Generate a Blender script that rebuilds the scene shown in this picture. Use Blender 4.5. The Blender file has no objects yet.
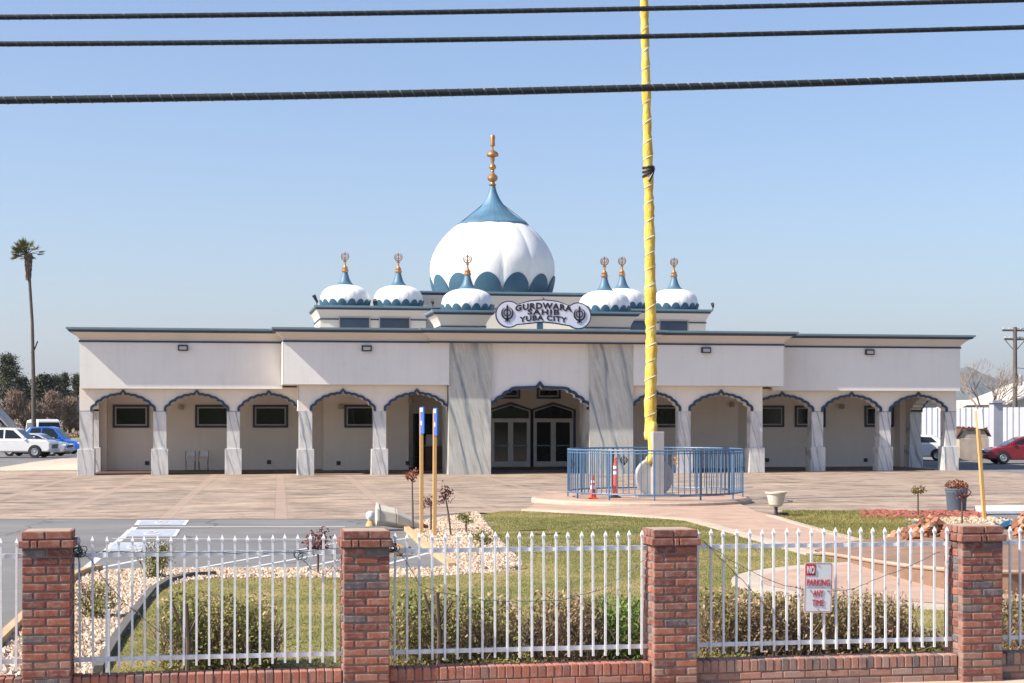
import bpy, math, random
import numpy as np
from math import sin, cos, pi, radians, atan, tan, sqrt
from mathutils import Vector, Matrix
random.seed(7); RNG = np.random.default_rng(7)
sc = bpy.context.scene
COL = sc.collection
F, HOR, CH = 1700.0, 418.0, 2.4
TH = radians(10); cT, sT = cos(TH), sin(TH)
CX = 13.78

def G(x, y, z=0.0):
    "ground position (metres) measured off the photograph"
    d = F*(CH-z)/(y-HOR); xc = (x-512)/F*d
    return (xc*cT+d*sT, -xc*sT+d*cT)
def PXX(x, Y): return Y*tan(TH+atan((x-512)/F))
def PZ(x, y, Y):
    X = PXX(x, Y); return CH+(HOR-y)/F*(X*sT+Y*cT)

# ---------------------------------------------------------------- materials
class NT:
    def __init__(s, name):
        s.m = bpy.data.materials.new(name); s.m.use_nodes = True
        s.t = s.m.node_tree; s.b = s.t.nodes['Principled BSDF']
    def n(s, t, **k):
        nd = s.t.nodes.new(t)
        for a, v in k.items():
            if hasattr(nd, a) and a not in ('Scale',): setattr(nd, a, v)
        return nd
    def l(s, a, b): s.t.links.new(a, b)
    def coords(s, scale=(1,1,1), rot=(0,0,0), src='Object'):
        tc = s.n('ShaderNodeTexCoord'); mp = s.n('ShaderNodeMapping')
        mp.inputs['Scale'].default_value = scale; mp.inputs['Rotation'].default_value = rot
        s.l(tc.outputs[src], mp.inputs['Vector']); return mp.outputs['Vector']
    def coords2(s, rot, scale):
        tc = s.n('ShaderNodeTexCoord'); m1 = s.n('ShaderNodeMapping'); m1.inputs['Rotation'].default_value = rot
        m2 = s.n('ShaderNodeMapping'); m2.inputs['Scale'].default_value = scale
        s.l(tc.outputs['Object'], m1.inputs['Vector']); s.l(m1.outputs['Vector'], m2.inputs['Vector']); return m2.outputs['Vector']
    def noise(s, vec, scale, detail=4, rough=.6, dist=0):
        n = s.n('ShaderNodeTexNoise'); n.inputs['Scale'].default_value = scale
        n.inputs['Detail'].default_value = detail; n.inputs['Roughness'].default_value = rough
        n.inputs['Distortion'].default_value = dist
        s.l(vec, n.inputs['Vector']); return n.outputs['Fac']
    def ramp(s, fac, stops):
        r = s.n('ShaderNodeValToRGB'); e = r.color_ramp.elements
        while len(e) > 1: e.remove(e[-1])
        e[0].position = stops[0][0]; e[0].color = (*stops[0][1], 1)
        for p, c in stops[1:]:
            q = e.new(p); q.color = (*c, 1)
        s.l(fac, r.inputs['Fac']); return r.outputs['Color']
    def mix(s, fac, a, b, mode='MIX'):
        m = s.n('ShaderNodeMix'); m.data_type = 'RGBA'; m.blend_type = mode
        for sock, v in ((m.inputs[0], fac), (m.inputs[6], a), (m.inputs[7], b)):
            if isinstance(v, (int, float)): sock.default_value = v
            elif isinstance(v, tuple): sock.default_value = (*v, 1)
            else: s.l(v, sock)
        return m.outputs[2]
    def bump(s, h, strength=.3, dist=.01):
        b = s.n('ShaderNodeBump'); b.inputs['Strength'].default_value = strength
        b.inputs['Distance'].default_value = dist
        s.l(h, b.inputs['Height']); s.l(b.outputs['Normal'], s.b.inputs['Normal'])
    def attr(s, name='rnd'):
        a = s.n('ShaderNodeAttribute'); a.attribute_name = name; return a.outputs['Fac']

def mul(c, k): return tuple(min(1, max(0, v*k)) for v in c)
def mat(name, col, rough=.7, var=.12, scale=2.0, fine=30.0, bump=.15, metal=0.0, bdist=.004, stretch=(1,1,1), spec=.5):
    s = NT(name); v = s.coords(stretch)
    a = s.noise(v, scale, 5); f = s.noise(v, fine, 3)
    c1 = s.ramp(a, [(.25, mul(col, 1-var)), (.75, mul(col, 1+var*.7))])
    c2 = s.ramp(f, [(.3, (1-var*.6,)*3), (.7, (1, 1, 1))])
    s.l(s.mix(1.0, c1, c2, 'MULTIPLY'), s.b.inputs['Base Color'])
    s.b.inputs['Roughness'].default_value = rough; s.b.inputs['Metallic'].default_value = metal
    s.b.inputs['Specular IOR Level'].default_value = spec
    if bump: s.bump(f, bump, bdist)
    return s.m
def rmat(name, stops, rough=.8, noise_scale=25, amt=.25, bump=.4, bdist=.004, transl=0):
    "colour picked per piece from the rnd attribute"
    s = NT(name); c = s.ramp(s.attr(), stops)
    for e in s.t.nodes:
        pass
    v = s.coords(); n = s.noise(v, noise_scale, 4)
    k = s.ramp(n, [(.3, (1-amt,)*3), (.7, (1, 1, 1))])
    s.l(s.mix(1.0, c, k, 'MULTIPLY'), s.b.inputs['Base Color'])
    s.b.inputs['Roughness'].default_value = rough
    if bump: s.bump(n, bump, bdist)
    if transl:
        t = s.n('ShaderNodeBsdfTranslucent'); mx = s.n('ShaderNodeMixShader')
        s.l(s.mix(1.0, c, k, 'MULTIPLY'), t.inputs['Color']); mx.inputs[0].default_value = transl
        out = [n for n in s.t.nodes if n.type == 'OUTPUT_MATERIAL'][0]
        s.l(s.b.outputs[0], mx.inputs[1]); s.l(t.outputs[0], mx.inputs[2]); s.l(mx.outputs[0], out.inputs['Surface'])
    return s.m

M = {}
def wall(name, col):
    s = NT(name); v = s.coords()
    c = s.ramp(s.noise(v, .5, 5), [(.3, mul(col,.93)), (.7, col)])
    st = s.ramp(s.noise(s.coords((2.6,2.6,.22)), 1.5, 5, .65), [(.34, (.86,.85,.83)), (.50, (1,1,1))])
    sp = s.ramp(s.noise(v, 2.2, 6, .7), [(.30, (.90,.89,.87)), (.42, (1,1,1))])
    c = s.mix(.28, c, st, 'MULTIPLY'); c = s.mix(.45, c, sp, 'MULTIPLY')
    s.l(c, s.b.inputs['Base Color']); s.b.inputs['Roughness'].default_value = .9
    s.bump(s.noise(v, 55, 4), .3, .006); return s.m
M['stucco'] = wall('stucco', (.80,.79,.755))
M['stucco_bounce'] = wall('stucco_bounce', (.80,.74,.66))  # warmer stucco: ground bounce light is put into the lower wall's colour
M['cove'] = mat('cove_paint', (.64,.59,.53), .85, .06, .5, 50, .2)
M['tierwall'] = mat('tier_paint', (.72,.68,.58), .85, .06, .5, 50, .2)
M['navy'] = mat('navy_trim', (.022,.05,.105), .5, .2, 1, 30, .1)
M['teal'] = mat('teal_flashing', (.16,.25,.30), .45, .15, .6, 30, .1)
M['domewhite'] = mat('dome_white', (.82,.82,.80), .5, .08, 1.1, 12, .4, bdist=.02, stretch=(1,1,.5))
M['skirt'] = mat('dome_blue', (.085,.19,.29), .5, .3, 1.2, 12, .2)
M['petal'] = mat('petal_blue', (.04,.12,.19), .55, .2, 1.5, 20, .2)
M['gold'] = mat('gold', (.52,.28,.12), .38, .12, 4, 30, .1, metal=.75)
M['darkglass'] = mat('dark_glass', (.012,.016,.016), .06, .3, .7, 3, 0)
M['tierglass'] = mat('tier_glass', (.06,.09,.14), .25, .3, .7, 3, 0)
M['tanframe'] = mat('tan_frame', (.42,.37,.29), .6, .1)
M['alu'] = mat('door_aluminium', (.52,.52,.50), .45, .08, 3, 30, .05, metal=.2)
M['roof'] = mat('roof_membrane', (.4,.38,.36), .9, .15)
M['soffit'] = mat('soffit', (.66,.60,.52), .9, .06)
M['floorin_shaded'] = mat('entry_floor_shaded', (.10,.055,.045), .6, .2)  # dark tone: the arcade's shade is put into the floor colour
M['fixture'] = mat('fixture_bronze', (.04,.035,.04), .5, .1)
M['lens'] = mat('fixture_lens', (.45,.45,.45), .3, .1)
M['white'] = mat('white_paint', (.72,.74,.77), .45, .16, 9, 60, .1)
M['signwhite'] = mat('sign_white', (.66,.66,.76), .5, .04)
M['black'] = mat('black_paint', (.02,.018,.022), .5, .1)
M['wirewrap'] = mat('wire_jacket', (.016,.02,.022), .55, .4, 3, 40, .3)
M['mortar'] = mat('mortar', (.21,.175,.15), .95, .2, 8, 80, .6)
M['blue'] = mat('rail_blue', (.075,.16,.28), .45, .2, 3, 30, .1)
M['granite'] = mat('granite', (.38,.375,.37), .5, .12, 3, 90, .15)
M['wood'] = mat('yellow_wood', (.62,.37,.14), .7, .15, 3, 20, .3, stretch=(6,6,.5))
M['signblue'] = mat('sign_blue', (.03,.13,.55), .4, .08)
M['asphalt_lite'] = mat('line_white', (.55,.55,.56), .8, .15, 4, 60, .2)
M['lineblue'] = mat('line_blue', (.38,.42,.52), .8, .3, 3, 40, .2)
M['kerb'] = mat('kerb_concrete', (.48,.40,.32), .9, .2, 2, 40, .4)
M['kerbyellow'] = mat('kerb_yellow', (.50,.36,.20), .85, .2, 2, 40, .3)
M['kerbdark'] = mat('lawn_edging', (.12,.11,.10), .9, .2, 3, 30, .3)
M['orange'] = mat('cone_orange', (.75,.09,.04), .5, .1)
M['reflect'] = mat('cone_white', (.75,.75,.75), .4, .05)
M['plastic'] = mat('pale_plastic', (.55,.51,.44), .55, .1, 3, 20, .1)
M['barrel'] = mat('blue_grey_barrel', (.10,.13,.17), .5, .15)

M['tarp'] = mat('blue_tarp', (.03,.13,.24), .45, .15, 4, 20, .4)
M['twig'] = mat('twig_bark', (.12,.085,.06), .9, .25, 6, 40, .3)
M['bark'] = mat('palm_bark', (.12,.10,.08), .95, .3, 3, 20, .5)
M['tyre'] = mat('tyre', (.018,.018,.02), .8, .1)
M['rim'] = mat('wheel_rim', (.4,.41,.43), .3, .1, metal=.7)
M['chrome'] = mat('headlamp_lens', (.62,.63,.62), .15, .05)
M['redlamp'] = mat('tail_lamp', (.35,.02,.02), .25, .05)
M['fencewhite'] = mat('slat_white', (.42,.43,.47), .6, .08)
M['brown'] = mat('brown_wood', (.14,.055,.03), .6, .2)
M['hose'] = mat('red_mulch', (.33,.10,.07), .9, .4, 6, 30, .7, bdist=.03)
M['utility'] = mat('pole_wood', (.13,.11,.10), .9, .2)
M['housewall'] = mat('house_wall', (.48,.46,.41), .85, .08)
M['houseroof'] = mat('house_roof', (.48,.45,.41), .9, .15)
M['cable'] = mat('string_cable', (.02,.05,.05), .5, .2)
M['signred'] = mat('sign_red', (.50,.03,.05), .5, .06)
M['signface'] = mat('sign_face', (.62,.66,.68), .4, .06)

def paint(name, col, metal=.3):
    s = NT(name); v = s.coords(); n = s.noise(v, 3, 3)
    s.l(s.ramp(n, [(.3, mul(col,.93)), (.7, col)]), s.b.inputs['Base Color'])
    s.b.inputs['Roughness'].default_value = .3; s.b.inputs['Metallic'].default_value = metal
    s.b.inputs['Coat Weight'].default_value = .6; return s.m
M['carwhite'] = paint('car_white', (.70,.70,.70), 0); M['carsilver'] = paint('car_silver', (.45,.47,.50), .4)
M['carblue'] = paint('car_blue', (.02,.13,.55), .1); M['carred'] = paint('car_red', (.22,.012,.025), .2)

def marble(name, col, vein, scale, wstr, streak=.16):
    s = NT(name); v = s.coords2((0, radians(13), 0), (1, 1, .22))
    d = s.noise(v, 1.3, 6, .65, .9)
    w = s.n('ShaderNodeTexWave'); w.wave_type = 'BANDS'; w.bands_direction = 'X'
    w.inputs['Scale'].default_value = scale; w.inputs['Distortion'].default_value = 9; w.inputs['Detail'].default_value = 5
    w.inputs['Detail Scale'].default_value = 1.1
    s.l(v, w.inputs['Vector'])
    f1 = s.ramp(w.outputs['Fac'], [(0, (1,1,1)), (.06, (.5,.5,.5)), (.2, (0,0,0))])
    k = s.ramp(d, [(.35, (.15,)*3), (.62, (1, 1, 1))])
    m = s.mix(1.0, f1, k, 'MULTIPLY')
    base = s.ramp(s.noise(v, 3.0, 6, .65, 1), [(.35, mul(col, .80)), (.65, col)])
    fs = s.ramp(s.noise(s.coords2((0,radians(13),0),(4,4,.35)), 1.6, 5, .6, .5), [(.36,(1-streak*2.6,)*3),(.48,(1,1,1)),(.56,(1-streak,)*3),(.64,(1,1,1))])
    base = s.mix(1.0, base, fs, 'MULTIPLY')
    s.l(s.mix(m, base, vein), s.b.inputs['Base Color'])
    s.b.inputs['Roughness'].default_value = .35; return s.m
M['marble'] = marble('marble_column', (.72,.71,.69), (.20,.24,.29), .9, 1, .12)
M['slab'] = marble('marble_slab', (.60,.60,.55), (.15,.19,.23), .42, 1, .11)

def brickmat(name, stops):
    s = NT(name); a = s.attr(); c = s.ramp(a, stops)
    v = s.coords(); n = s.noise(v, 14, 6, .7); n2 = s.noise(v, 90, 3)
    dirt = s.ramp(n, [(.46, (0,0,0)), (.70, (.5,.5,.5))])
    c = s.mix(dirt, c, (.44,.33,.28))
    k = s.ramp(n2, [(.3, (.72,)*3), (.65, (1,1,1))])
    s.l(s.mix(1.0, c, k, 'MULTIPLY'), s.b.inputs['Base Color'])
    s.b.inputs['Roughness'].default_value = .92; s.bump(n2, .7, .006); return s.m
M['brick'] = brickmat('red_brick', [(0,(.10,.085,.10)),(.14,(.16,.13,.13)),(.18,(.16,.05,.042)),(.5,(.27,.086,.056)),(.8,(.36,.135,.085)),(.86,(.32,.18,.14)),(1,(.21,.065,.05))])
M['brickdull'] = brickmat('weathered_brick', [(0,(.15,.13,.13)),(.3,(.30,.16,.13)),(.6,(.40,.19,.14)),(1,(.38,.26,.22))])

def ground_mats():
    s = NT('asphalt'); v = s.coords()
    c = s.ramp(s.noise(v, .35, 6, .65), [(.3,(.135,.133,.135)),(.5,(.175,.172,.17)),(.7,(.215,.21,.205))])
    vo = s.n('ShaderNodeTexVoronoi'); vo.feature='DISTANCE_TO_EDGE'; vo.inputs['Scale'].default_value=.28
    wv = s.n('ShaderNodeVectorMath'); wv.operation='ADD'; nz=s.n('ShaderNodeTexNoise'); nz.inputs['Scale'].default_value=.8; s.l(v,nz.inputs['Vector']); s.l(v,wv.inputs[0]); s.l(nz.outputs['Color'],wv.inputs[1]); s.l(wv.outputs[0],vo.inputs['Vector'])
    c = s.mix(1.0, c, s.ramp(vo.outputs['Distance'], [(0,(.55,)*3),(.006,(.6,)*3),(.012,(1,1,1))]), 'MULTIPLY')
    k = s.ramp(s.noise(v, 60, 4), [(.3,(.75,)*3),(.7,(1,1,1))])
    s.l(s.mix(1.0,c,k,'MULTIPLY'), s.b.inputs['Base Color']); s.b.inputs['Roughness'].default_value=.9
    s.bump(s.noise(v, 90, 3), .4, .006); M['asphalt']=s.m
    s = NT('stamped_concrete'); v = s.coords(); vs = s.coords((.7,1.0,1)); 
    c = s.ramp(s.noise(vs, .9, 8, .75, .6), [(.30,(.19,.13,.10)),(.42,(.275,.20,.145)),(.53,(.40,.30,.225)),(.68,(.53,.42,.325))])
    c2 = s.ramp(s.noise(v, .16, 3), [(.35,(.80,.82,.84)),(.65,(1.0,.99,.97))])
    c = s.mix(1.0,c,c2,'MULTIPLY')
    dk = s.ramp(s.noise(s.coords((.6,1.0,1)), .8, 5, .65, 1.2), [(.35,(.50,.52,.54)),(.46,(1,1,1))])
    c = s.mix(1.0,c,dk,'MULTIPLY')
    # bands of joints on a diagonal grid
    br = s.n('ShaderNodeTexBrick'); br.offset = 0
    jc = s.coords((1,1,1),(0,0,radians(2.2))); jc.node.inputs['Location'].default_value=(-.05,2.3,0)
    for ms,colr,amt in ((.175,(.24,.17,.13),.5),(.145,(.46,.345,.265),.4)):
        br = s.n('ShaderNodeTexBrick'); br.offset=0; br.inputs['Scale'].default_value=1; br.inputs['Mortar Size'].default_value=ms; br.inputs['Mortar Smooth'].default_value=.02
        br.inputs['Brick Width'].default_value=2.75; br.inputs['Row Height'].default_value=13.7; s.l(jc, br.inputs['Vector'])
        c = s.mix(s.mix(1.0, br.outputs['Fac'], (amt,)*3, 'MULTIPLY'), c, colr)
    k = s.ramp(s.noise(v, 12, 5), [(.3,(.82,)*3),(.7,(1,1,1))])
    s.l(s.mix(1.0,c,k,'MULTIPLY'), s.b.inputs['Base Color']); s.b.inputs['Roughness'].default_value=.75
    s.bump(s.noise(v, 6, 5), .3, .01); M['plaza']=s.m
    s = NT('pink_concrete'); v = s.coords()
    c = s.ramp(s.noise(v, 1.5, 6), [(.3,(.37,.24,.175)),(.7,(.52,.36,.27))])
    k = s.ramp(s.noise(v, 30, 4), [(.3,(.8,)*3),(.7,(1,1,1))])
    s.l(s.mix(1.0,c,k,'MULTIPLY'), s.b.inputs['Base Color']); s.b.inputs['Roughness'].default_value=.8
    s.bump(s.noise(v, 10, 5), .3, .008); M['pink']=s.m
    s = NT('lawn_soil'); v = s.coords()
    c = s.ramp(s.noise(v, .55, 7, .7), [(.32,(.12,.135,.03)),(.48,(.22,.21,.055)),(.58,(.36,.29,.12)),(.70,(.44,.35,.20))])
    k = s.ramp(s.noise(v, 25, 6, .7), [(.3,(.5,)*3),(.7,(1.1,1.1,1.0))])
    s.l(s.mix(1.0,c,k,'MULTIPLY'), s.b.inputs['Base Color']); s.b.inputs['Roughness'].default_value=.95
    s.bump(s.noise(v, 40, 5), .9, .03); M['lawn']=s.m
    s = NT('dry_ground'); v = s.coords()
    c = s.ramp(s.noise(v, .05, 6), [(.3,(.20,.17,.11)),(.55,(.26,.22,.14)),(.7,(.16,.18,.07))])
    s.l(c, s.b.inputs['Base Color']); s.b.inputs['Roughness'].default_value=.95; M['dry']=s.m
    s = NT('hills'); v = s.coords()
    c = s.ramp(s.noise(v, .004, 8, .65), [(.35,(.07,.09,.10)),(.6,(.17,.17,.15))])
    s.l(c, s.b.inputs['Base Color']); s.b.inputs['Roughness'].default_value=1; s.bump(s.noise(v,.01,8,.7),.8,20); M['hills']=s.m
    s = NT('yellow_cloth'); v = s.coords((1,1,.6))
    c = s.ramp(s.noise(v, 3, 5), [(.3,(.56,.33,.03)),(.5,(.70,.48,.08)),(.66,(.78,.60,.17)),(.82,(.83,.74,.42))])
    s.l(c, s.b.inputs['Base Color']); s.b.inputs['Roughness'].default_value=.8
    s.bump(s.noise(s.coords((1,1,.5)), 8, 5), 1.0, .05); M['yellow']=s.m
EXPO=0.80; HAZE=.00007
M['twigpale']=mat('pale_bark',(.34,.26,.20),.9,.2,6,40,0)
M['brickmid']=brickmat('brown_brick',[(0,(.16,.12,.12)),(.2,(.30,.11,.08)),(.7,(.42,.15,.10)),(1,(.36,.18,.14))])
ground_mats()
M['grass'] = rmat('grass_blades', [(0,(.09,.12,.02)),(.35,(.20,.20,.045)),(.6,(.36,.30,.10)),(1,(.52,.42,.20))], .8, 5, .2, 0, transl=.3)
M['rocks'] = rmat('bed_pebbles', [(0,(.28,.19,.13)),(.3,(.46,.33,.22)),(.6,(.60,.46,.33)),(.85,(.66,.57,.48)),(1,(.34,.27,.22))], .85, 30, .25, .4)
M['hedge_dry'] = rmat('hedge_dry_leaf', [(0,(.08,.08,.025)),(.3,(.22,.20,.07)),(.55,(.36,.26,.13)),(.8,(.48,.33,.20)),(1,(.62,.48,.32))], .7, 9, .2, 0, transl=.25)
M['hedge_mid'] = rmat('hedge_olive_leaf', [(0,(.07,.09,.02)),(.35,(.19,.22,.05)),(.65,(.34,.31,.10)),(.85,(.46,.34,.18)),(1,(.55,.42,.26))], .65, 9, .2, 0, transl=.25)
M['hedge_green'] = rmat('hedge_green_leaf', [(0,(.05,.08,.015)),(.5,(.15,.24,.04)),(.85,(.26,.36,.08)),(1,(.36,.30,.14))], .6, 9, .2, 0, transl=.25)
M['leaf_red'] = rmat('rose_leaf', [(0,(.07,.015,.02)),(.6,(.16,.04,.04)),(1,(.25,.11,.07))], .7, 9, .2, 0, transl=.2)
M['leaf_rust'] = rmat('rust_leaf', [(0,(.12,.04,.02)),(.6,(.34,.12,.06)),(1,(.48,.24,.14))], .7, 9, .2, 0, transl=.2)
M['terracotta'] = rmat('terracotta_rubble', [(0,(.12,.06,.04)),(.3,(.30,.12,.07)),(.6,(.46,.20,.10)),(.85,(.52,.27,.15)),(1,(.50,.38,.28))], .95, 12, .45, .8, bdist=.02)
M['terrace'] = mat('terrace_face_shaded', (.25,.15,.10), .9, .3, 2, 20, .4)  # pink terrace darkened, with the face's shadow put into its colour
M['conifer'] = rmat('conifer_leaf', [(0,(.018,.028,.015)),(.6,(.05,.062,.028)),(1,(.11,.10,.04))], .8, 1, .2, 0)
M['brownbush'] = rmat('bare_thicket', [(0,(.14,.10,.075)),(.6,(.30,.21,.16)),(1,(.44,.34,.27))], .9, 1, .2, 0)
M['palm'] = rmat('palm_frond', [(0,(.05,.06,.015)),(.6,(.13,.14,.03)),(1,(.24,.20,.08))], .7, 3, .2, 0)

# ---------------------------------------------------------------- mesh helpers
class MB:
    def __init__(s): s.v=[]; s.f=[]; s.r=[]; s.use=False
    def add(s, vs, fs, rnd=None):
        o=len(s.v); s.v+= [tuple(p) for p in vs]; s.f += [tuple(i+o for i in f) for f in fs]
        s.r += [0.5 if rnd is None else rnd]*len(vs)
        if rnd is not None: s.use=True
    def box(s, x0,x1,y0,y1,z0,z1, rnd=None):
        s.add([(x0,y0,z0),(x1,y0,z0),(x1,y1,z0),(x0,y1,z0),(x0,y0,z1),(x1,y0,z1),(x1,y1,z1),(x0,y1,z1)],
              [(0,3,2,1),(4,5,6,7),(0,1,5,4),(1,2,6,5),(2,3,7,6),(3,0,4,7)], rnd)
    def prism(s, pts, z0, z1):
        "extrude an (x,y) outline upward; convex or not"
        n=len(pts)
        s.add([(p[0],p[1],z0) for p in pts]+[(p[0],p[1],z1) for p in pts],
              [tuple(range(n))[::-1], tuple(range(n,2*n))]+[(i,(i+1)%n,n+(i+1)%n,n+i) for i in range(n)])
    def slab(s, pts, y0, y1):
        "outline in x,z extruded through y"
        n=len(pts)
        s.add([(p[0],y0,p[1]) for p in pts]+[(p[0],y1,p[1]) for p in pts],
              [tuple(range(n)), tuple(range(n,2*n))[::-1]]+[((i+1)%n,i,n+i,n+(i+1)%n) for i in range(n)])
    def tube(s, pts, r, n=8, cap=True, closed=False):
        pts=[Vector(p) for p in pts]; rs = r if isinstance(r,(list,tuple)) else [r]*len(pts)
        vs=[]; N=len(pts); up=None
        for i,p in enumerate(pts):
            a=pts[max(0,i-1)] if not closed else pts[i-1]; b=pts[min(N-1,i+1)] if not closed else pts[(i+1)%N]
            t=(b-a).normalized()
            if up is None: up = Vector((0,0,1)) if abs(t.z)<.9 else Vector((1,0,0))
            u=t.cross(up).normalized(); w=u.cross(t).normalized(); up=w
            for k in range(n):
                q=2*pi*k/n; vs.append(p+(u*cos(q)+w*sin(q))*rs[i])
        fs=[]
        for i in range(N if closed else N-1):
            j=(i+1)%N
            for k in range(n): fs.append((i*n+k,j*n+k,j*n+(k+1)%n,i*n+(k+1)%n))
        if cap and not closed: fs+= [tuple(range(n)), tuple(range((N-1)*n,N*n))[::-1]]
        s.add(vs,fs)
    def lathe(s, prof, n=24, c=(0,0,0), fn=None, cap=True):
        vs=[]; N=len(prof)
        for (r,z) in prof:
            for k in range(n):
                q=2*pi*k/n; rr=r*(fn(q,z) if fn else 1)
                vs.append((c[0]+rr*cos(q),c[1]+rr*sin(q),c[2]+z))
        fs=[(i*n+k,i*n+(k+1)%n,(i+1)*n+(k+1)%n,(i+1)*n+k) for i in range(N-1) for k in range(n)]
        if cap: fs+= [tuple(range(n))[::-1], tuple(range((N-1)*n,N*n))]
        s.add(vs,fs)
    def build(s, name, m, parent=None, loc=(0,0,0), smooth=False, bevel=0, seg=2):
        me=bpy.data.meshes.new(name); me.from_pydata(s.v,[],s.f)
        if s.use:
            a=me.attributes.new('rnd','FLOAT','POINT'); a.data.foreach_set('value', np.array(s.r,dtype=np.float32))
        me.materials.append(M[m] if isinstance(m,str) else m)
        if smooth:
            me.polygons.foreach_set('use_smooth',[True]*len(me.polygons))
            if smooth!='all':
                try: me.set_sharp_from_angle(angle=radians(35))
                except Exception: pass
        me.update(); o=bpy.data.objects.new(name,me); COL.objects.link(o); o.location=loc
        if parent: o.parent=parent
        if bevel:
            b=o.modifiers.new('bevel','BEVEL'); b.width=bevel; b.segments=seg; b.limit_method='ANGLE'
        return o

def quads(name, C, size, rnd, m, parent=None, aspect=.55, dirs=None, loc=(0,0,0), flat=0.0):
    "many leaf-sized faces; C (N,3) centres, size scalar/array, rnd (N,)"
    C=np.asarray(C,dtype=np.float64); N=len(C)
    u=RNG.normal(size=(N,3)) if dirs is None else dirs+RNG.normal(size=(N,3))*.25
    u/=np.linalg.norm(u,axis=1)[:,None]
    w=RNG.normal(size=(N,3)); w[:,2]+=flat; v=np.cross(u,w); v/=np.linalg.norm(v,axis=1)[:,None]
    s_=(np.ones(N)*size)[:,None]
    P=np.stack([C-u*s_*.5, C+v*s_*aspect*.5, C+u*s_*.5, C-v*s_*aspect*.5],1).reshape(-1,3)
    me=bpy.data.meshes.new(name); me.vertices.add(4*N); me.vertices.foreach_set('co',P.ravel().astype(np.float32))
    me.loops.add(4*N); me.loops.foreach_set('vertex_index',np.arange(4*N,dtype=np.int32))
    me.polygons.add(N); me.polygons.foreach_set('loop_start',np.arange(0,4*N,4,dtype=np.int32)); me.polygons.foreach_set('loop_total',np.full(N,4,dtype=np.int32))
    me.update(calc_edges=True)
    a=me.attributes.new('rnd','FLOAT','POINT'); a.data.foreach_set('value',np.repeat(np.asarray(rnd,dtype=np.float32),4))
    me.materials.append(M[m]); o=bpy.data.objects.new(name,me); COL.objects.link(o); o.location=loc
    if parent: o.parent=parent
    return o
def tag(o, label=None, cat=None, group=None, kind=None):
    if label: o['label']=label
    if cat: o['category']=cat
    if group: o['group']=group
    if kind: o['kind']=kind
    return o
def empty(name, loc, label, cat, group=None, rz=0):
    o=bpy.data.objects.new(name,None); COL.objects.link(o); o.location=loc; o.rotation_euler.z=rz
    o.empty_display_size=.2
    return tag(o,label,cat,group)
def copy_obj(o, parent=None, loc=None):
    c=o.copy(); COL.objects.link(c)
    if parent: c.parent=parent
    if loc is not None: c.location=loc
    for ch in o.children: copy_obj(ch,c)
    return c
def struct(name, mb, m, **k): return tag(mb.build(name,m,**k),kind='structure')
# ================================================================ TEMPLE BUILDING (x measured from its centre line)
YB = 72.6
B = empty('temple_building', (CX, YB, 0), 'long low cream temple with arcaded front, marble columns, white domes and blue trim', 'temple')
OFF = (0, -YB, 0)
def bp(mb, name, m, parent=None, **k):
    return mb.build(name, m, parent or B, loc=(OFF if parent is None else (0,0,0)), **k)

def arch_curve(x0, x1, zs, zt, big=False):
    "multifoil arch as x,z points from left spring to right spring"
    xc=(x0+x1)/2; hw=(x1-x0)/2; H=zt-zs
    if big: nodes=[(1,0),(.86,.27),(.72,.47),(.58,.66),(.48,.78),(.06,.81)]
    else:   nodes=[(1,0),(.86,.29),(.68,.51),(.47,.67),(.26,.76),(.09,.80)]
    half=[]
    for i in range(len(nodes)-1):
        a=Vector(nodes[i]); b=Vector(nodes[i+1]); d=b-a
        bul=.24*d.length if not (big and i==4) else .0
        nrm=Vector((-d.y,d.x)).normalized()
        if nrm.y<0: nrm=-nrm
        nrm = nrm if nrm.y>0 else -nrm
        for k in range(6):
            t=k/6; p=a+d*t+nrm*bul*4*t*(1-t); half.append((p.x,p.y))
    for t in (0,.35,.7): half.append((.09*(1-t) if not big else .06*(1-t), .81+.19*t**2.0))
    half.append((0,1.0))
    k_=1.0; hh_=[]
    for u_,w_2 in half: k_=min(k_,u_); hh_.append((k_,w_2))
    half=hh_
    L=[(xc-hw*u, zs+H*w) for u,w in half]; R=[(xc+hw*u, zs+H*w) for u,w in half[::-1][1:]]
    return L+R

def arch_wall(mb, curve, ztop, y0, y1):
    n=len(curve); vs=[]
    for x,z in curve: vs += [(x,y0,z),(x,y0,ztop),(x,y1,z),(x,y1,ztop)]
    fs=[]
    for i in range(n-1):
        a=4*i; b=a+4
        fs += [(a,b,b+1,a+1),(a+2,a+3,b+3,b+2),(a,a+2,b+2,b)]
    mb.add(vs,fs)
def arch_trim(curve, y, w=.105, dep=.07):
    "flat band following the arch, standing proud of the wall"
    pts=[Vector((x,z)) for x,z in curve]; n=len(pts); out=[]
    for i,p in enumerate(pts):
        d=(pts[min(n-1,i+1)]-pts[max(0,i-1)]).normalized(); nr=Vector((-d.y,d.x))
        out.append((p, p+nr*w))
    mb=MB(); vs=[]
    for a,b in out: vs += [(a.x,y-dep,a.y),(b.x,y-dep,b.y),(a.x,y+.02,a.y),(b.x,y+.02,b.y)]
    fs=[]
    for i in range(n-1):
        a=4*i; b=a+4
        fs += [(a,b,b+1,a+1),(a+2,a,b,b+2) if False else (a,a+2,b+2,b),(a+1,b+1,b+3,a+3)]
    fs += [(0,1,3,2),(4*n-4,4*n-2,4*n-1,4*n-3)]
    mb.add(vs,fs); return mb

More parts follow.
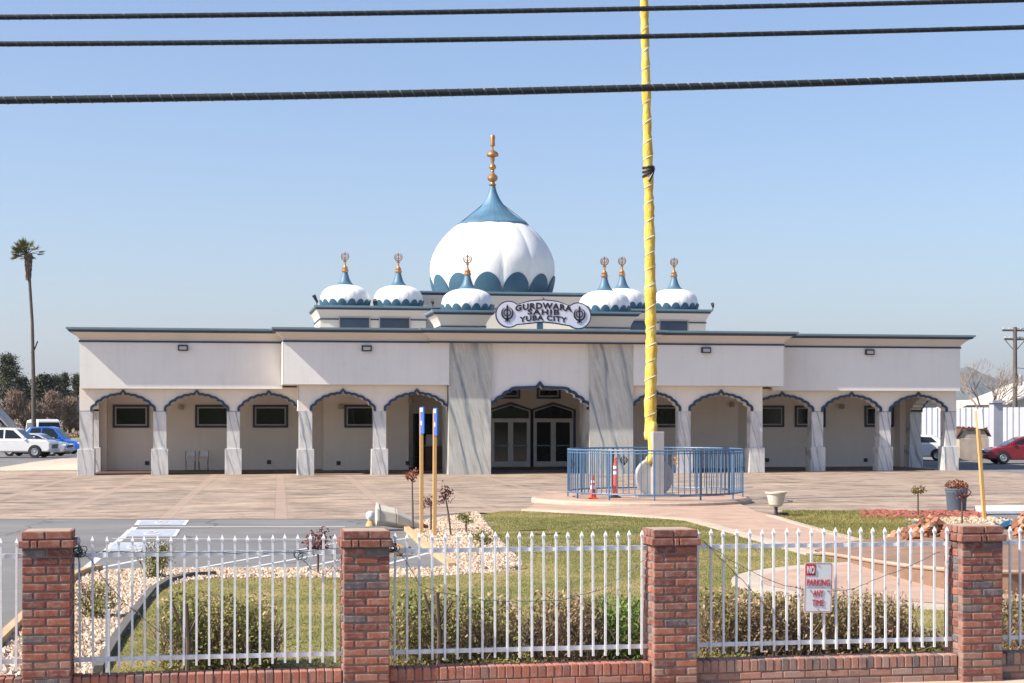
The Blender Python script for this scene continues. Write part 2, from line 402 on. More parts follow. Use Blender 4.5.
def column(xc, yf, w=.54, pw=.70):
    mb=MB(); mb.box(xc-w/2,xc+w/2,yf+.08,yf+.08+w,1.1,2.7); c=bp(mb,'column_shaft','marble')
    mb=MB(); mb.box(xc-pw/2,xc+pw/2,yf,yf+pw,0,1.1); bp(mb,'column_pedestal','marble',bevel=.012)
colsL=[-18.97,-15.95,-12.9]; colsR=[13.06,16.28,19.45]; inL=[-9.93,-6.83]; inR=[6.45,9.71]
for x in colsL+colsR: column(x,72.92)
for x in inL+inR: column(x,71.42)
# rear pilasters closing the end porches
for x in (-18.97,19.45):
    for yy in (76.9,): column(x,yy)
w_=MB(); trims=[]
h=.27; ZT=3.70
def run(x0, bays, x1, yf, zs, zt, top):
    "one arcade wall with several arches cut through it"
    mb=MB(); pts=[(x0,zs)] if x0 is not None else []
    for a,b in bays:
        c=arch_curve(a,b,zs,zt); pts+=c; trims.append((c,yf))
    if x1 is not None: pts.append((x1,zs))
    arch_wall(mb,pts,top,yf,yf+.5); return mb
cl=colsL; cr_=colsR
w2=run(cl[0]-h,[(cl[0]+h,cl[1]-h),(cl[1]+h,cl[2]-h),(cl[2]+h,-10.2)],None,73.0,2.68,3.5,ZT); w2.box(-10.22,-10.20,72.0,73.5,2.7,3.9)
w3=run(-10.2,[(inL[0]+h,inL[1]-h),(inL[1]+h,-3.96)],None,71.5,2.70,3.55,3.9)
w4=run(None,[(4.10,inR[0]-h),(inR[0]+h,inR[1]-h)],9.98,71.5,2.70,3.55,3.9)
w_=run(None,[(10.0,cr_[0]-h),(cr_[0]+h,cr_[1]-h),(cr_[1]+h,cr_[2]-h)],cr_[2]+h,73.0,2.68,3.5,ZT); w_.box(9.98,10.0,72.0,73.5,2.7,3.9)
bp(w3,'arcade_wall','stucco_bounce'); bp(w4,'arcade_wall','stucco_bounce')
bp(w_,'arcade_wall','stucco_bounce'); bp(w2,'arcade_wall','stucco_bounce')
for c,y in trims: bp(arch_trim(c,y),'arch_trim','navy')
# side arches at both ends
for xs,sgn in ((-18.97,-1),(19.45,1)):
    c=arch_curve(73.5,76.9,2.68,3.5); mb=MB(); arch_wall(mb,c,ZT,-.27,.27)
    mb.v=[(xs+v[1],v[0],v[2]) for v in mb.v]; mb.f=[f[::-1] for f in mb.f]; 
    mb.box(xs-.27,xs+.27,76.9,77.5,2.7,ZT); bp(mb,'arcade_wall','stucco_bounce')
    t=arch_trim(c,0); t.v=[(xs+sgn*(.27-v[1]) ,v[0],v[2]) for v in t.v]; bp(t,'arch_trim','navy')
# main arch
mb=MB(); c=arch_curve(-2.13,2.16,2.76,3.86,True); arch_wall(mb,c,5.58,71.4,71.8); bp(mb,'entrance_wall','stucco')
bp(arch_trim(c,71.4,.13),'arch_trim','navy')
for a,b in ((-3.93,-2.13),(2.16,4.08)):
    mb=MB(); mb.box(a,b,71.22,73.3,0,5.575); bp(mb,'marble_slab','slab')
# fascias
for a,b,y0,z0 in ((-19.2,-10.85,72.6,3.63),(10.8,19.72,72.6,3.63),(-10.85,-3.932,71.1,3.80),(4.082,10.8,71.1,3.80)):
    mb=MB(); mb.box(a,b,y0,y0+.35,z0,5.58); bp(mb,'fascia','stucco')
mb=MB()
for a,b,y0,z0 in ((-19.2,-10.85,72.95,3.68),(10.8,19.72,72.95,3.68),(-10.85,-4.95,71.45,3.84),(4.95,10.8,71.45,3.84)): mb.box(a,b,y0,79,z0,z0+.1)
mb.box(-4.95,4.95,71.8,79,4.7,4.8); mb.box(-4.95,-4.85,71.8,78.5,3.84,4.7); mb.box(4.85,4.95,71.8,78.5,3.84,4.7)
mb.box(-10.9,-10.85,71.1,72.6,3.8,5.58); mb.box(10.8,10.85,71.1,72.6,3.8,5.58)
bp(mb,'ceiling','soffit')
# back walls
xl=PXX(324,76.8)-CX; xr=PXX(738,76.8)-CX
mb=MB(); mb.box(-18.7,xl,78.2,78.5,0,3.7); mb.box(xl,-5.0,76.8,77.1,0,3.9); mb.box(xl-.02,xl+.25,77.1,78.2,0,3.7)
mb.box(xr,19.2,78.2,78.5,0,3.7); mb.box(5.0,xr,76.8,77.1,0,3.9); mb.box(xr-.25,xr+.02,77.1,78.2,0,3.7)
mb.box(-5.2,-5.0,77.1,78.5,0,4.7); mb.box(5.0,5.2,77.1,78.5,0,4.7)
mb.box(-18.7,-18.4,77.5,92,0,5.7); mb.box(18.9,19.2,77.5,92,0,5.7); mb.box(-18.4,18.9,91.7,92,0,5.7)
mb.box(-19.2,-18.7,79,92,3.68,5.7); mb.box(19.2,19.72,79,92,3.68,5.7)
bp(mb,'back_wall','stucco_bounce')
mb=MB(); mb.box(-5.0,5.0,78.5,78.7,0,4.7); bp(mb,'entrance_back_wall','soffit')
mb=MB(); mb.box(-5.0,5.0,73.4,78.5,.0,.10); mb.box(-18.7,-5.0,73.7,78.2,0,.05); mb.box(5.0,19.0,73.7,78.2,0,.05); bp(mb,'porch_floor','floorin_shaded')
# roof
mb=MB(); mb.box(-19.1,19.6,72.7,92,5.85,5.98); mb.box(-10.75,10.7,71.2,72.7,5.85,5.98); bp(mb,'roof','roof')
mb=MB(); mb.box(-4.75,4.85,70.8,71.6,5.575,5.62); bp(mb,'cornice_soffit','cove')
for a,b in ((-10.85,-10.15),(9.95,10.8)):
    mb=MB(); mb.box(a,b,71.46,73.0,3.78,3.835); bp(mb,'fascia_soffit','stucco_bounce')
def sweep(path, prof, closed=False):
    n=len(path); vs=[]; P=[Vector(p) for p in path]
    for i,p in enumerate(P):
        def seg(a,b):
            d=(P[b]-P[a]).normalized(); return Vector((d.y,-d.x))
        if closed: n1=seg(i-1,i); n2=seg(i,(i+1)%n)
        else:
            n2=seg(i,i+1) if i<n-1 else seg(i-1,i); n1=seg(i-1,i) if i>0 else n2
        m=(n1+n2); m=m/m.dot(n2) if m.length>1e-6 else n2
        for o,z in prof: vs.append((p.x+m.x*o,p.y+m.y*o,z))
    k=len(prof); fs=[]
    for i in range(n if closed else n-1):
        j=(i+1)%n
        for q in range(k-1): fs.append((i*k+q,j*k+q,j*k+q+1,i*k+q+1))
    mb=MB(); mb.add(vs,fs); return mb
cpath=[(-19.2,92),(-19.2,72.6),(-10.85,72.6),(-10.85,71.1),(-4.75,71.1),(-4.75,70.8),(4.85,70.8),(4.85,71.1),(10.8,71.1),(10.8,72.6),(19.72,72.6),(19.72,92)]
def cove(o,z0,z1,n=8): return [(o*(1-cos(pi/2*t/n)), z0+(z1-z0)*sin(pi/2*t/n)**1.0) for t in range(n+1)]
def cove2(o,z0,z1,n=8): return [(o*(t/n)**1.5, z0+(z1-z0)*t/n) for t in range(n+1)]
def cornice(path, z0, ov, hh, closed, parent=None, line=.07):
    bp(sweep(path,[(.0,z0-line/2),(.04,z0-line/2),(.04,z0+line/2),(.0,z0+line/2)],closed),'trim_line','navy',parent)
    z1=z0+line/2; z2=z0+hh
    bp(sweep(path,cove2(ov*.62,z1,z2),closed),'cornice_cove','cove',parent,smooth=True)
    bp(sweep(path,[(ov*.60,z2-.005),(ov-.10,z2+.02),(ov-.06,z2+.09),(ov-.12,z2+.09)],closed),'trim_line','navy',parent)
    bp(sweep(path,[(ov-.07,z2+.085),(ov,z2+.12),(ov,z2+.19),(-.25,z2+.19)],closed),'cornice_flashing','teal',parent)
cornice(cpath,5.59,.52,.37,False)

# ---------------- roof tiers
def tier(x0,x1,y0,y1,zb,z0,ov,hh,name='roof_tier'):
    mb=MB(); mb.box(x0,x1,y0,y1,zb,z0+hh+.10); T=bp(mb,name,'tierwall')
    p=[(x0,y1),(x0,y0),(x1,y0),(x1,y1)]
    cornice(p,z0,ov,hh,True,T,line=.05)
    m=MB(); m.box(x0-ov+.03,x1+ov-.03,y0-ov+.03,y1+ov-.03,z0+hh+.11,z0+hh+.185); m.build('tier_roof','roof',T)
    return T
def tier_window(T,x0,x1,y,z0,z1):
    m=MB(); t=.05
    m.box(x0-t,x1+t,y-.05,y+.02,z1,z1+t); m.box(x0-t,x0,y-.05,y+.02,z0,z1); m.box(x1,x1+t,y-.05,y+.02,z0,z1)
    W=m.build('window_frame','tanframe',T)
    m=MB(); m.box(x0,x1,y-.02,y+.02,z0,z1); m.build('window_pane','tierglass',T)
SL=tier(-9.0,-4.2,76.9,81.0,5.98,6.86,.28,.42)
SR=tier(4.2,9.0,76.9,81.0,5.98,6.86,.28,.42)
wl=[PXX(340,76.9)-CX,PXX(369,76.9)-CX,PXX(380,76.9)-CX,PXX(409,76.9)-CX]
for a,b in ((wl[0],wl[1]),(wl[2],wl[3])):
    tier_window(SL,a,b,76.9,6.0,6.93); tier_window(SR,-b,-a,76.9,6.0,6.93)
def small_tier(x0,x1):
    T=tier(x0,x1,72.2,74.4,5.98,6.32,.40,.50)
    m=MB(); m.box(x0-.06,x1+.06,72.14,74.46,5.98,6.2); m.build('tier_base','teal',T)
small_tier(-4.15,-2.2); small_tier(2.2,4.2)
tier(-4.2,4.2,79.3,87.5,5.98,7.55,.2,.62)

# ---------------- domes
def prof_interp(prof, m=40):
    zs=np.array([p[1] for p in prof]); rs=np.array([p[0] for p in prof])
    # catmull-rom through points
    out=[]; n=len(prof)
    for i in range(n-1):
        p0=np.array(prof[max(0,i-1)]); p1=np.array(prof[i]); p2=np.array(prof[i+1]); p3=np.array(prof[min(n-1,i+2)])
        for k in range(5):
            t=k/5; out.append(tuple(.5*((2*p1)+(-p0+p2)*t+(2*p0-5*p1+4*p2-p3)*t*t+(-p0+3*p1-3*p2+p3)*t**3)))
    out.append(tuple(prof[-1])); return [(max(.001,float(a)),float(b)) for a,b in out]
def petals(prof, n, H, off, phase):
    "scalloped band hugging the foot of a dome"
    zs=[p[1] for p in prof]; rs=[p[0] for p in prof]
    def R(z): return float(np.interp(z,zs,rs))
    mb=MB(); K=14; J=5
    for i in range(n):
        vs=[]
        for k in range(K+1):
            s=-1+2*k/K; a=phase+2*pi*(i+.5+s*.5)/n
            top=H*(.10+.90*max(0,1-abs(s)**1.9)**.62)
            for j in range(J+1):
                z=top*j/J; r=R(z)+off*(1+.6*(1-s*s)); vs.append((r*cos(a),r*sin(a),z))
            z=top; vs.append(((R(z)-.02)*cos(a),(R(z)-.02)*sin(a),z))
        W=J+2
        mb.add(vs,[(k*W+j,(k+1)*W+j,(k+1)*W+j+1,k*W+j+1) for k in range(K) for j in range(J+1)])
    return mb
def khanda(mb, cx, cy, cz, s, t, top=1.0):
    "double-edged sword, ring and two crossed curved swords, in the xz plane"
    def sl(p): mb.slab([(cx+a*s,cz+b*s) for a,b in p],cy-t/2,cy+t/2)
    sl([(0,top),(-.11,top*.72),(-.07,.2),(-.09,-.42),(.09,-.42),(.07,.2),(.11,top*.72)])
    sl([(-.2,-.42),(.2,-.42),(.2,-.5),(-.2,-.5)]); sl([(-.05,-.5),(.05,-.5),(.05,-.85),(-.05,-.85)])
    ring=[(cx+.36*s*cos(q),cy,cz+(.12+.36*sin(q))*s) for q in np.linspace(0,2*pi,20,endpoint=False)]
    mb.tube(ring,max(.06*s,.22*t),5,closed=True)
    for sg in (-1,1):
        inn=[];out=[]
        for k in range(11):
            a=radians(-105+170*k/10); w=.17*sin(pi*min(1,(k+1.2)/11.5))
            out.append((sg*(.66*cos(a)),.66*sin(a)*1.05+.05)); inn.append((sg*((.66-w)*cos(a)),(.66-w)*sin(a)*1.05+.05))
        for k in range(10):
            q=[out[k],out[k+1],inn[k+1],inn[k]]
            sl(q if sg>0 else q[::-1])
        sl([(-sg*.08,-.62),(-sg*.30,-.80),(-sg*.24,-.86),(0,-.68)] if sg<0 else [(0,-.68),(-.24,-.86),(-.30,-.80),(-.08,-.62)])
bigp=prof_interp([(2.86,0),(3.02,.6),(3.09,1.3),(3.02,1.85),(2.72,2.5),(2.25,3.1),(1.72,3.55),(1.3,3.75)])
n=13; ph=radians(-90-6)  # a crease a little right of the middle
def gore(q,z,n=13,ph=radians(-90.2)): return .972+.028*abs(sin((q-ph)*n/2))**.5
mb=MB(); mb.lathe(bigp,13*16,(0,0,8.4),gore)
D=mb.build('main_dome','domewhite',B,loc=(-.12,83-YB,0),smooth=True)
for k in range(13):
    a=radians(-90.2)+2*pi*k/13; r_=MB(); r_.tube([((r*.972+.004)*cos(a),(r*.972+.004)*sin(a),8.4+z) for r,z in bigp[4:-5]],.013,5); r_.build('seam','alu',D)
mb=petals(bigp,13,.98,.03,radians(-90.2)); o=mb.build('petal_band','petal',D,loc=(0,0,8.4),smooth=True)
sk=prof_interp([(1.78,3.52),(1.72,3.62),(1.07,4.05),(.56,4.54),(.26,5.05),(.13,5.5)])
mb=MB(); mb.lathe(sk,26,(0,0,8.4)); o=mb.build('spire','skirt',D)
mb=MB()
z0=13.88
fin=[(.14,0),(.20,.05),(.12,.12),(.10,.2),(.20,.26),(.26,.36),(.25,.48),(.14,.58),(.07,.66),(.10,.72),(.07,.78),(.16,.86),(.18,.94),(.14,1.03),(.07,1.1),(.08,1.2),(.12,1.3),(.10,1.42),(.28,1.47),(.31,1.54),(.25,1.66),(.12,1.74),(.05,1.8),(.04,1.95),(.12,1.98),(.13,2.05),(.11,2.2),(.13,2.42),(.10,2.5),(.01,2.56)]
mb.lathe(fin,16,(0,0,z0)); mb.build('finial','gold',D,smooth=True)
mb=MB()
for a in (radians(200),radians(-20),radians(110),radians(-70)): mb=MB(); mb.tube([(.20*cos(a),.20*sin(a),13.2),(1.72*cos(a),1.72*sin(a),12.02)],.014,4); mb.build('guy_wire','black',D)
smp=prof_interp([(1.06,0),(1.12,.2),(1.13,.40),(1.07,.62),(.93,.80),(.70,.93),(.44,1.0),(.2,1.03)])
mb=MB(); mb.lathe(smp,16*8,(0,0,0),lambda q,z: .988+.012*abs(sin(q*8))**.5)
C0=mb.build('cupola','domewhite',B,smooth=True)
mb=petals(smp,16,.33,.03,0); mb.build('petal_band','petal',C0,smooth=True)
mb=MB(); mb.lathe(prof_interp([(.48,.96),(.44,.99),(.29,1.14),(.19,1.36),(.12,1.63)]),16); mb.build('spire','skirt',C0,smooth=True)
mb=MB(); mb.lathe([(.15,1.61),(.17,1.67),(.12,1.73),(.14,1.79),(.09,1.85),(.05,1.92),(.035,2.1)],14)
khanda(mb,0,0,2.31,.29,.08,.80); mb.build('finial','gold',C0)
spots=[(-7.79,78,7.475),(-5.34,78,7.475),(5.24,78,7.475),(7.77,78,7.475)]
spots+=[(PXX(467.5,73.3)-CX,73.3,7.005),(PXX(604.5,73.3)-CX,73.3,7.005)]
for i,(x,y,z) in enumerate(spots):
    c=C0 if i==0 else copy_obj(C0,B); c.location=(x,y-YB,z)

# ---------------- windows and doors
def window(xc,y,z0=1.96,z1=3.0,w=1.6):
    o=MB(); x0=xc-w/2; x1=xc+w/2; t=.10
    o.box(x0,x1,y-.06,y,z1-t,z1); o.box(x0,x1,y-.06,y,z0,z0+t); o.box(x0,x0+t,y-.06,y,z0+t,z1-t); o.box(x1-t,x1,y-.06,y,z0+t,z1-t)
    W=bp(o,'window_frame','navy')
    i=MB(); a0,a1,b0,b1=x0+t,x1-t,z0+t,z1-t; t=.06
    i.box(a0,a1,y-.045,y,b1-t,b1); i.box(a0,a1,y-.045,y,b0,b0+t); i.box(a0,a0+t,y-.045,y,b0+t,b1-t); i.box(a1-t,a1,y-.045,y,b0+t,b1-t)
    i.build('inner_frame','tanframe',W)
    g=MB(); g.box(a0+t,a1-t,y-.015,y,b0+t,b1-t); g.build('window_pane','darkglass',W)
for px in (131,213,270.5): window(PXX(px,78.2)-CX,78.2)
window(PXX(362,76.8)-CX,76.8)
for px,w in ((768,1.6),(810,1.55),(879,1.5)): window(PXX(px,78.2)-CX,78.2,w=w)
window(PXX(664,76.8)-CX,76.8)
def door_unit(x0,x1):
    y=78.5; zb=.10; zd=2.32
    o=MB(); xc=(x0+x1)/2; t=.10
    zs=2.72; zp=3.05
    # pointed surround
    def ring(o,x0,x1,zs,zp,zb,t,ya,yb):
        xc=(x0+x1)/2
        outer=[(x0,zb),(x0,zs),(xc,zp),(x1,zs),(x1,zb)]; inner=[(x0+t,zb),(x0+t,zs-t*.3),(xc,zp-t*1.1),(x1-t,zs-t*.3),(x1-t,zb)]
        for i in range(4): o.slab([outer[i],inner[i],inner[i+1],outer[i+1]],ya,yb)
    ring(o,x0-.12,x1+.12,zs+.08,zp+.1,zb,.12,y-.09,y-.002); D=bp(o,'door_surround','navy')
    o=MB(); ring(o,x0,x1,zs,zp,zb,.05,y-.07,y-.004); o.box(x0+.05,x1-.05,y-.07,y-.004,zd,zd+.06); o.build('door_frame','alu',D)
    o=MB(); o.slab([(x0+.05,zd+.06),(x1-.05,zd+.06),(x1-.05,zs-.015),(xc,zp-.055),(x0+.05,zs-.015)],y-.03,y-.006); o.build('transom_pane','darkglass',D)
    for a,b in ((x0+.05,xc-.01),(xc+.01,x1-.05)):
        o=MB(); t=.11; o.box(a,b,y-.06,y-.01,zb+.02,zb+.26); o.box(a,b,y-.06,y-.01,zd-.12,zd); o.box(a,a+t,y-.06,y-.01,zb+.26,zd-.12); o.box(b-t,b,y-.06,y-.01,zb+.26,zd-.12)
        d=bp(o,'door','alu')
        o=MB(); o.box(a+t,b-t,y-.04,y-.02,zb+.26,zd-.12); o.build('door_pane','darkglass',d)
        o=MB(); o.box(a+t*.6,b-t*.6,y-.09,y-.062,1.08,1.13); o.build('push_bar','teal',d)
for x0,x1 in ((-.95,.92),(1.07,2.98),(-3.0,-1.1)): door_unit(x0,x1)
for px in (508,548.5,465): window(PXX(px,78.5)-CX,78.5,3.30,3.85,1.15)
# narrow dark glass door left of the entrance, sockets and lamps on the back wall
mb=MB(); mb.box(-4.6,-3.7,78.44,78.5,.1,2.6); bp(mb,'side_door','darkglass')
for px,yy,Y in ((147,463,78.2),(269,462,78.2),(338.5,463,76.8),(407.5,463,76.8),(767,460,78.2),(865.5,460,78.2)):
    x=PXX(px,Y)-CX; z=PZ(px,yy,Y); mb=MB(); mb.box(x-.09,x+.09,Y-.05,Y,z-.09,z+.09); bp(mb,'socket_box','fixture')
for px,yy,Y in ((181,407.5,78.2),(341,407,76.8),(411,402,76.8),(841,407,78.2),(731,405,76.8)):
    mb=MB(); x=PXX(px,Y)-CX; z=PZ(px,yy,Y); mb.lathe([(.10,-.1),(.13,0),(.10,.12),(.04,.15)],10,(x,Y-.13,z)); bp(mb,'wall_lamp','tanframe')

# ---------------- floodlights on the fascia (each a thing)
names=['leftmost bronze floodlight on the outer left fascia','bronze floodlight on the inner left fascia above the arches','bronze floodlight on the inner right fascia just beside the yellow pole','rightmost bronze floodlight on the outer right fascia']
for (px,py,Y),lb in zip(((183,348,72.6),(366.5,348.5,71.1),(705.5,350.3,71.1),(869,352.3,72.6)),names):
    x=PXX(px,Y); z=PZ(px,py,Y); L=empty('floodlight',(x,Y-.004,z),lb,'floodlight','floodlights along the temple front')
    mb=MB(); mb.box(-.21,.21,-.16,0,-.12,.13); mb.build('housing','fixture',L,bevel=.015)
    mb=MB(); mb.box(-.15,.15,-.166,-.158,-.07,.06); mb.build('lens','lens',L)
for px,py,Y,lb in ((317,300,76.6,'small black security camera on the left corner of the left roof tier'),(376,302,76.6,'small black security camera between the two left cupolas'),(433,303,76.6,'small black security camera on the right corner of the left roof tier'),(713.5,305.5,76.6,'small black security camera on the far right corner of the roof tiers')):
    L=empty('roof_camera',(PXX(px,Y),Y+.1,7.475),lb,'security camera','security cameras on the roof tiers')  # small dark security cameras, they give no light
    mb=MB(); mb.tube([(0,0,0),(0,0,.16)],.025,6); mb.build('bracket','black',L)
    mb=MB(); mb.tube([(.03,.05,.12),(-.14 if px<330 else -.05,-.1,.42 if px<330 else .26)],[.05,.09],8); mb.build('camera_head','black',L)
for px,py,Y in ((93.5,345,72.6),(102,345,72.6),(943,350.5,72.6),(947,350.5,72.6)): pass

# ---------------- sign above the entrance
S=empty('rooftop_sign',(PXX(543,71.0),70.9,6.17),'white double-disc name board with sword emblems standing on the roof over the entrance','sign')
sc_=(71.0*cT+PXX(543,71.0)*sT)/F
def spx(x,y): return ((x-543.7)*sc_*1.0, (328-y)*sc_*1.0+0.0)
def board(r, grow):
    pts=[]
    cl=spx(508.6,313.4); cr=spx(579.0,314.2); R=r
    top=[spx(518,303.2),spx(530,300.4),spx(544,299.3),spx(558,300.6),spx(570,303.8)]
    bot=[spx(569,324.6),spx(556,321.3),spx(543,320.2),spx(530,321.6),spx(518,324.2)]
    for a in np.linspace(radians(-52),radians(-310),26): pts.append((cl[0]+R*cos(a),cl[1]+R*sin(a)))
    pts+= [(p[0],p[1]+grow) for p in top[1:-1]]
    for a in np.linspace(radians(130),radians(-128),26): pts.append((cr[0]+R*cos(a),cr[1]+R*sin(a)))
    pts+= [(p[0],p[1]-grow) for p in bot[1:-1]]
    return pts
mb=MB(); mb.slab(board(.575,.05),-.03,.08); mb.build('border','navy',S)
mb=MB(); mb.slab(board(.525,.0),-.045,-.032); bo=mb.build('board','signwhite',S)
mb=MB(); khanda(mb,spx(506.8,313.4)[0],-.06,spx(506.8,313.0)[1],.40,.02); mb.build('emblem','black',S); mb=MB(); khanda(mb,spx(580.2,314)[0],-.06,spx(580.2,313.6)[1],.40,.02); mb.build('emblem','black',S)
def letters(txt, cx, cz, w, h, arc, parent, m, y, bold=.012, spacing=1.1):
    "upright lettering as one thin mesh fitted to a width and height, optionally bent along an arc"
    cu=bpy.data.curves.new('lettering','FONT'); cu.body=txt; cu.size=1; cu.align_x='CENTER'; cu.align_y='CENTER'
    cu.extrude=.01; cu.offset=bold; cu.space_character=spacing; cu.resolution_u=3
    tmp=bpy.data.objects.new('lettering',cu); COL.objects.link(tmp)
    bpy.context.view_layer.update(); dg=bpy.context.evaluated_depsgraph_get(); me=bpy.data.meshes.new_from_object(tmp.evaluated_get(dg))
    bpy.data.objects.remove(tmp)
    xs=[v.co.x for v in me.vertices]; zs=[v.co.y for v in me.vertices]; mx=(min(xs)+max(xs))/2; mz=(min(zs)+max(zs))/2
    sx=w/(max(xs)-min(xs)); sz=h/(max(zs)-min(zs))
    for v in me.vertices:
        x=(v.co.x-mx)*sx; z=(v.co.y-mz)*sz; d=v.co.z
        v.co=(cx+x, y-d*.3, cz+z-arc*x*x)
    me.materials.clear(); me.materials.append(M[m]); o=bpy.data.objects.new('lettering',me); COL.objects.link(o); o.parent=parent; return o
letters('GURDWARA',spx(543.8,0)[0],spx(0,304.6)[1],2.46,.27,.085,S,'black',-.055,.045,1.15)
letters('SAHIB',spx(543.5,0)[0],spx(0,310.9)[1],1.38,.235,.0,S,'black',-.055,.045,1.2)
letters('YUBA CITY',spx(543.3,0)[0],spx(0,316.6)[1],2.06,.235,.09,S,'black',-.055,.045,1.15)
mb=MB(); x=spx(541,0)[0]; mb.box(x-.12,x+.12,.1,.3,-.1,.5); mb.build('support_post','teal',S)
mb=MB(); mb.tube([(0.0,.02,1.2),(0,.02,1.36)],[.07,.03],6); mb.build('top_knob','fixture',S)
# folding chairs and cabinets under the arcade
def fchair(x,y,rz,lb):
    c=empty('folding_chair',(x,y,.05),lb,'chair','folding chairs under the arcade',rz)
    mb=MB(); mb.box(-.2,.2,-.2,.2,.43,.46); mb.build('seat','white',c,bevel=.01)
    mb=MB(); mb.box(-.2,.2,.19,.215,.62,.86); mb.build('backrest','white',c,bevel=.01)
    for s in (-1,1):
        mb=MB(); mb.tube([(s*.21,-.22,0),(s*.21,.2,.88)],.013,6); mb.build('leg','fixture',c)
        mb=MB(); mb.tube([(s*.19,.24,0),(s*.19,-.1,.44)],.013,6); mb.build('leg','fixture',c)
fchair(PXX(190.5,77.3),77.4,.05,'left grey folding chair against the arcade wall')
fchair(PXX(203.5,77.3),77.4,-.1,'right grey folding chair against the arcade wall')
x=PXX(434,77.9)
c=empty('wooden_cabinet',(x,77.9,.10),'brown wooden cabinet in the shade beside the entrance','cabinet')
mb=MB(); mb.box(-.42,.42,-.3,.3,0,1.0); mb.build('body','brown',c,bevel=.01); mb=MB(); mb.box(-.46,.46,-.34,.3,1.0,1.04); mb.build('top','tanframe',c)
c=empty('carton',(x-.1,77.95,1.14),'pale carton standing on the brown cabinet','box')
mb=MB(); mb.box(-.28,.28,-.2,.2,0,.42); mb.build('carton','alu',c,bevel=.01); mb=MB(); mb.box(-.28,.28,-.2,-.19,.425,.5); mb.build('flap','alu',c)
# ================================================================ GROUND
def sheet(name, pts, z, m, kind='structure', parent=None):
    mb=MB(); mb.add([(p[0],p[1],z) for p in pts],[tuple(range(len(pts)))]); o=mb.build(name,m,parent)
    if kind: o['kind']=kind
    return o
sheet('ground',[(-6000,-300),(6000,-300),(6000,9000),(-6000,9000)],-.03,'dry')
sheet('parking_asphalt',[(-60,15.2),(60,15.2),(60,42),(-60,42)],0,'asphalt')
sheet('road',[(-90,-30),(90,-30),(90,13.2),(-90,13.2)],-.02,'asphalt')
sheet('sidewalk',[(-60,13.2),(60,13.2),(60,15.2),(-60,15.2)],.0,'kerb')
bl=[G(0,519),G(150,519),G(380,519.5)]
sheet('plaza',[(-45,43.5),bl[0],bl[1],bl[2],G(470,512.5),G(520,514),G(620,517),G(700,520),G(760,514),G(850,513),G(985,512),G(1024,514),(60,40.5),(60,71),(50,79),(-45,79)],.006,'plaza')
sheet('side_lot',[(-90,79),(90,79),(90,150),(-90,150)],.002,'asphalt')
sheet('concrete_apron',[G(0,467.5),G(30,462.5),G(62,458.5),G(110,458),(-1,92),(-3,78),G(76,470),G(0,471)],.008,'kerb')
sheet('back_lawn',[G(-60,431),G(140,431),G(140,447.5),G(-60,447.5)],.01,'lawn')
sheet('right_lot',[(34.5,60),(80,60),(95,120),(34.5,120)],.010,'asphalt')
# lawns
L1=[G(100,668),G(140,607),G(165,584),G(190,578.5),G(215,577),G(340,577),G(420,577),G(512,571),G(521,566),G(500,545),G(484,525),G(476,516),G(500,512.3),G(525,512),G(620,517),G(690,521.5),G(761,541.5),G(814,556.5),G(860,563),(16,24),(16,15.6),(-1.2,15.6)]
sheet('lawn',L1,.02,'lawn')
L2=[G(783,511.5),G(860,512),G(985,520),G(985,531),G(940,560),G(880,549),G(830,536),G(776,518)]
sheet('side_lawn',L2,.022,'lawn')
R1=[G(0,655),G(20,622),G(75,579),G(100,572.5),G(150,571),G(345,570.5),G(400,570.5),G(455,568),G(440,552),G(412,533),G(402,524),G(420,522),G(478,513),G(486,524),G(502,544),G(524,566),G(513,572.5),G(420,579),G(215,579.5),G(165,587),G(140,610),G(98,675),G(0,690)]
sheet('pebble_bed',R1,.012,'kerb')
R2=[G(905,521),G(985,518),G(1024,522),G(1045,532),G(985,534),G(935,530)]
sheet('pebble_bed',R2,.03,'kerb')
def inpoly(P, poly):
    x=P[:,0];y=P[:,1]; ins=np.zeros(len(P),bool); n=len(poly); j=n-1
    for i in range(n):
        xi,yi=poly[i];xj,yj=poly[j]
        if abs(yj-yi)>1e-12: ins^=((yi>y)!=(yj>y))&(x<(xj-xi)*(y-yi)/(yj-yi)+xi)
        j=i
    return ins
def scatter(poly,N):
    a=np.array(poly); lo=a.min(0); hi=a.max(0); out=[]
    while sum(len(o) for o in out)<N:
        P=RNG.uniform(lo,hi,size=(N*2,2)); out.append(P[inpoly(P,poly)])
    return np.concatenate(out)[:N]
def in_view(P, m=30):
    d=P[:,0]*sT+P[:,1]*cT; xc=P[:,0]*cT-P[:,1]*sT; u=512+F*xc/d; return (u>-m)&(u<1024+m)
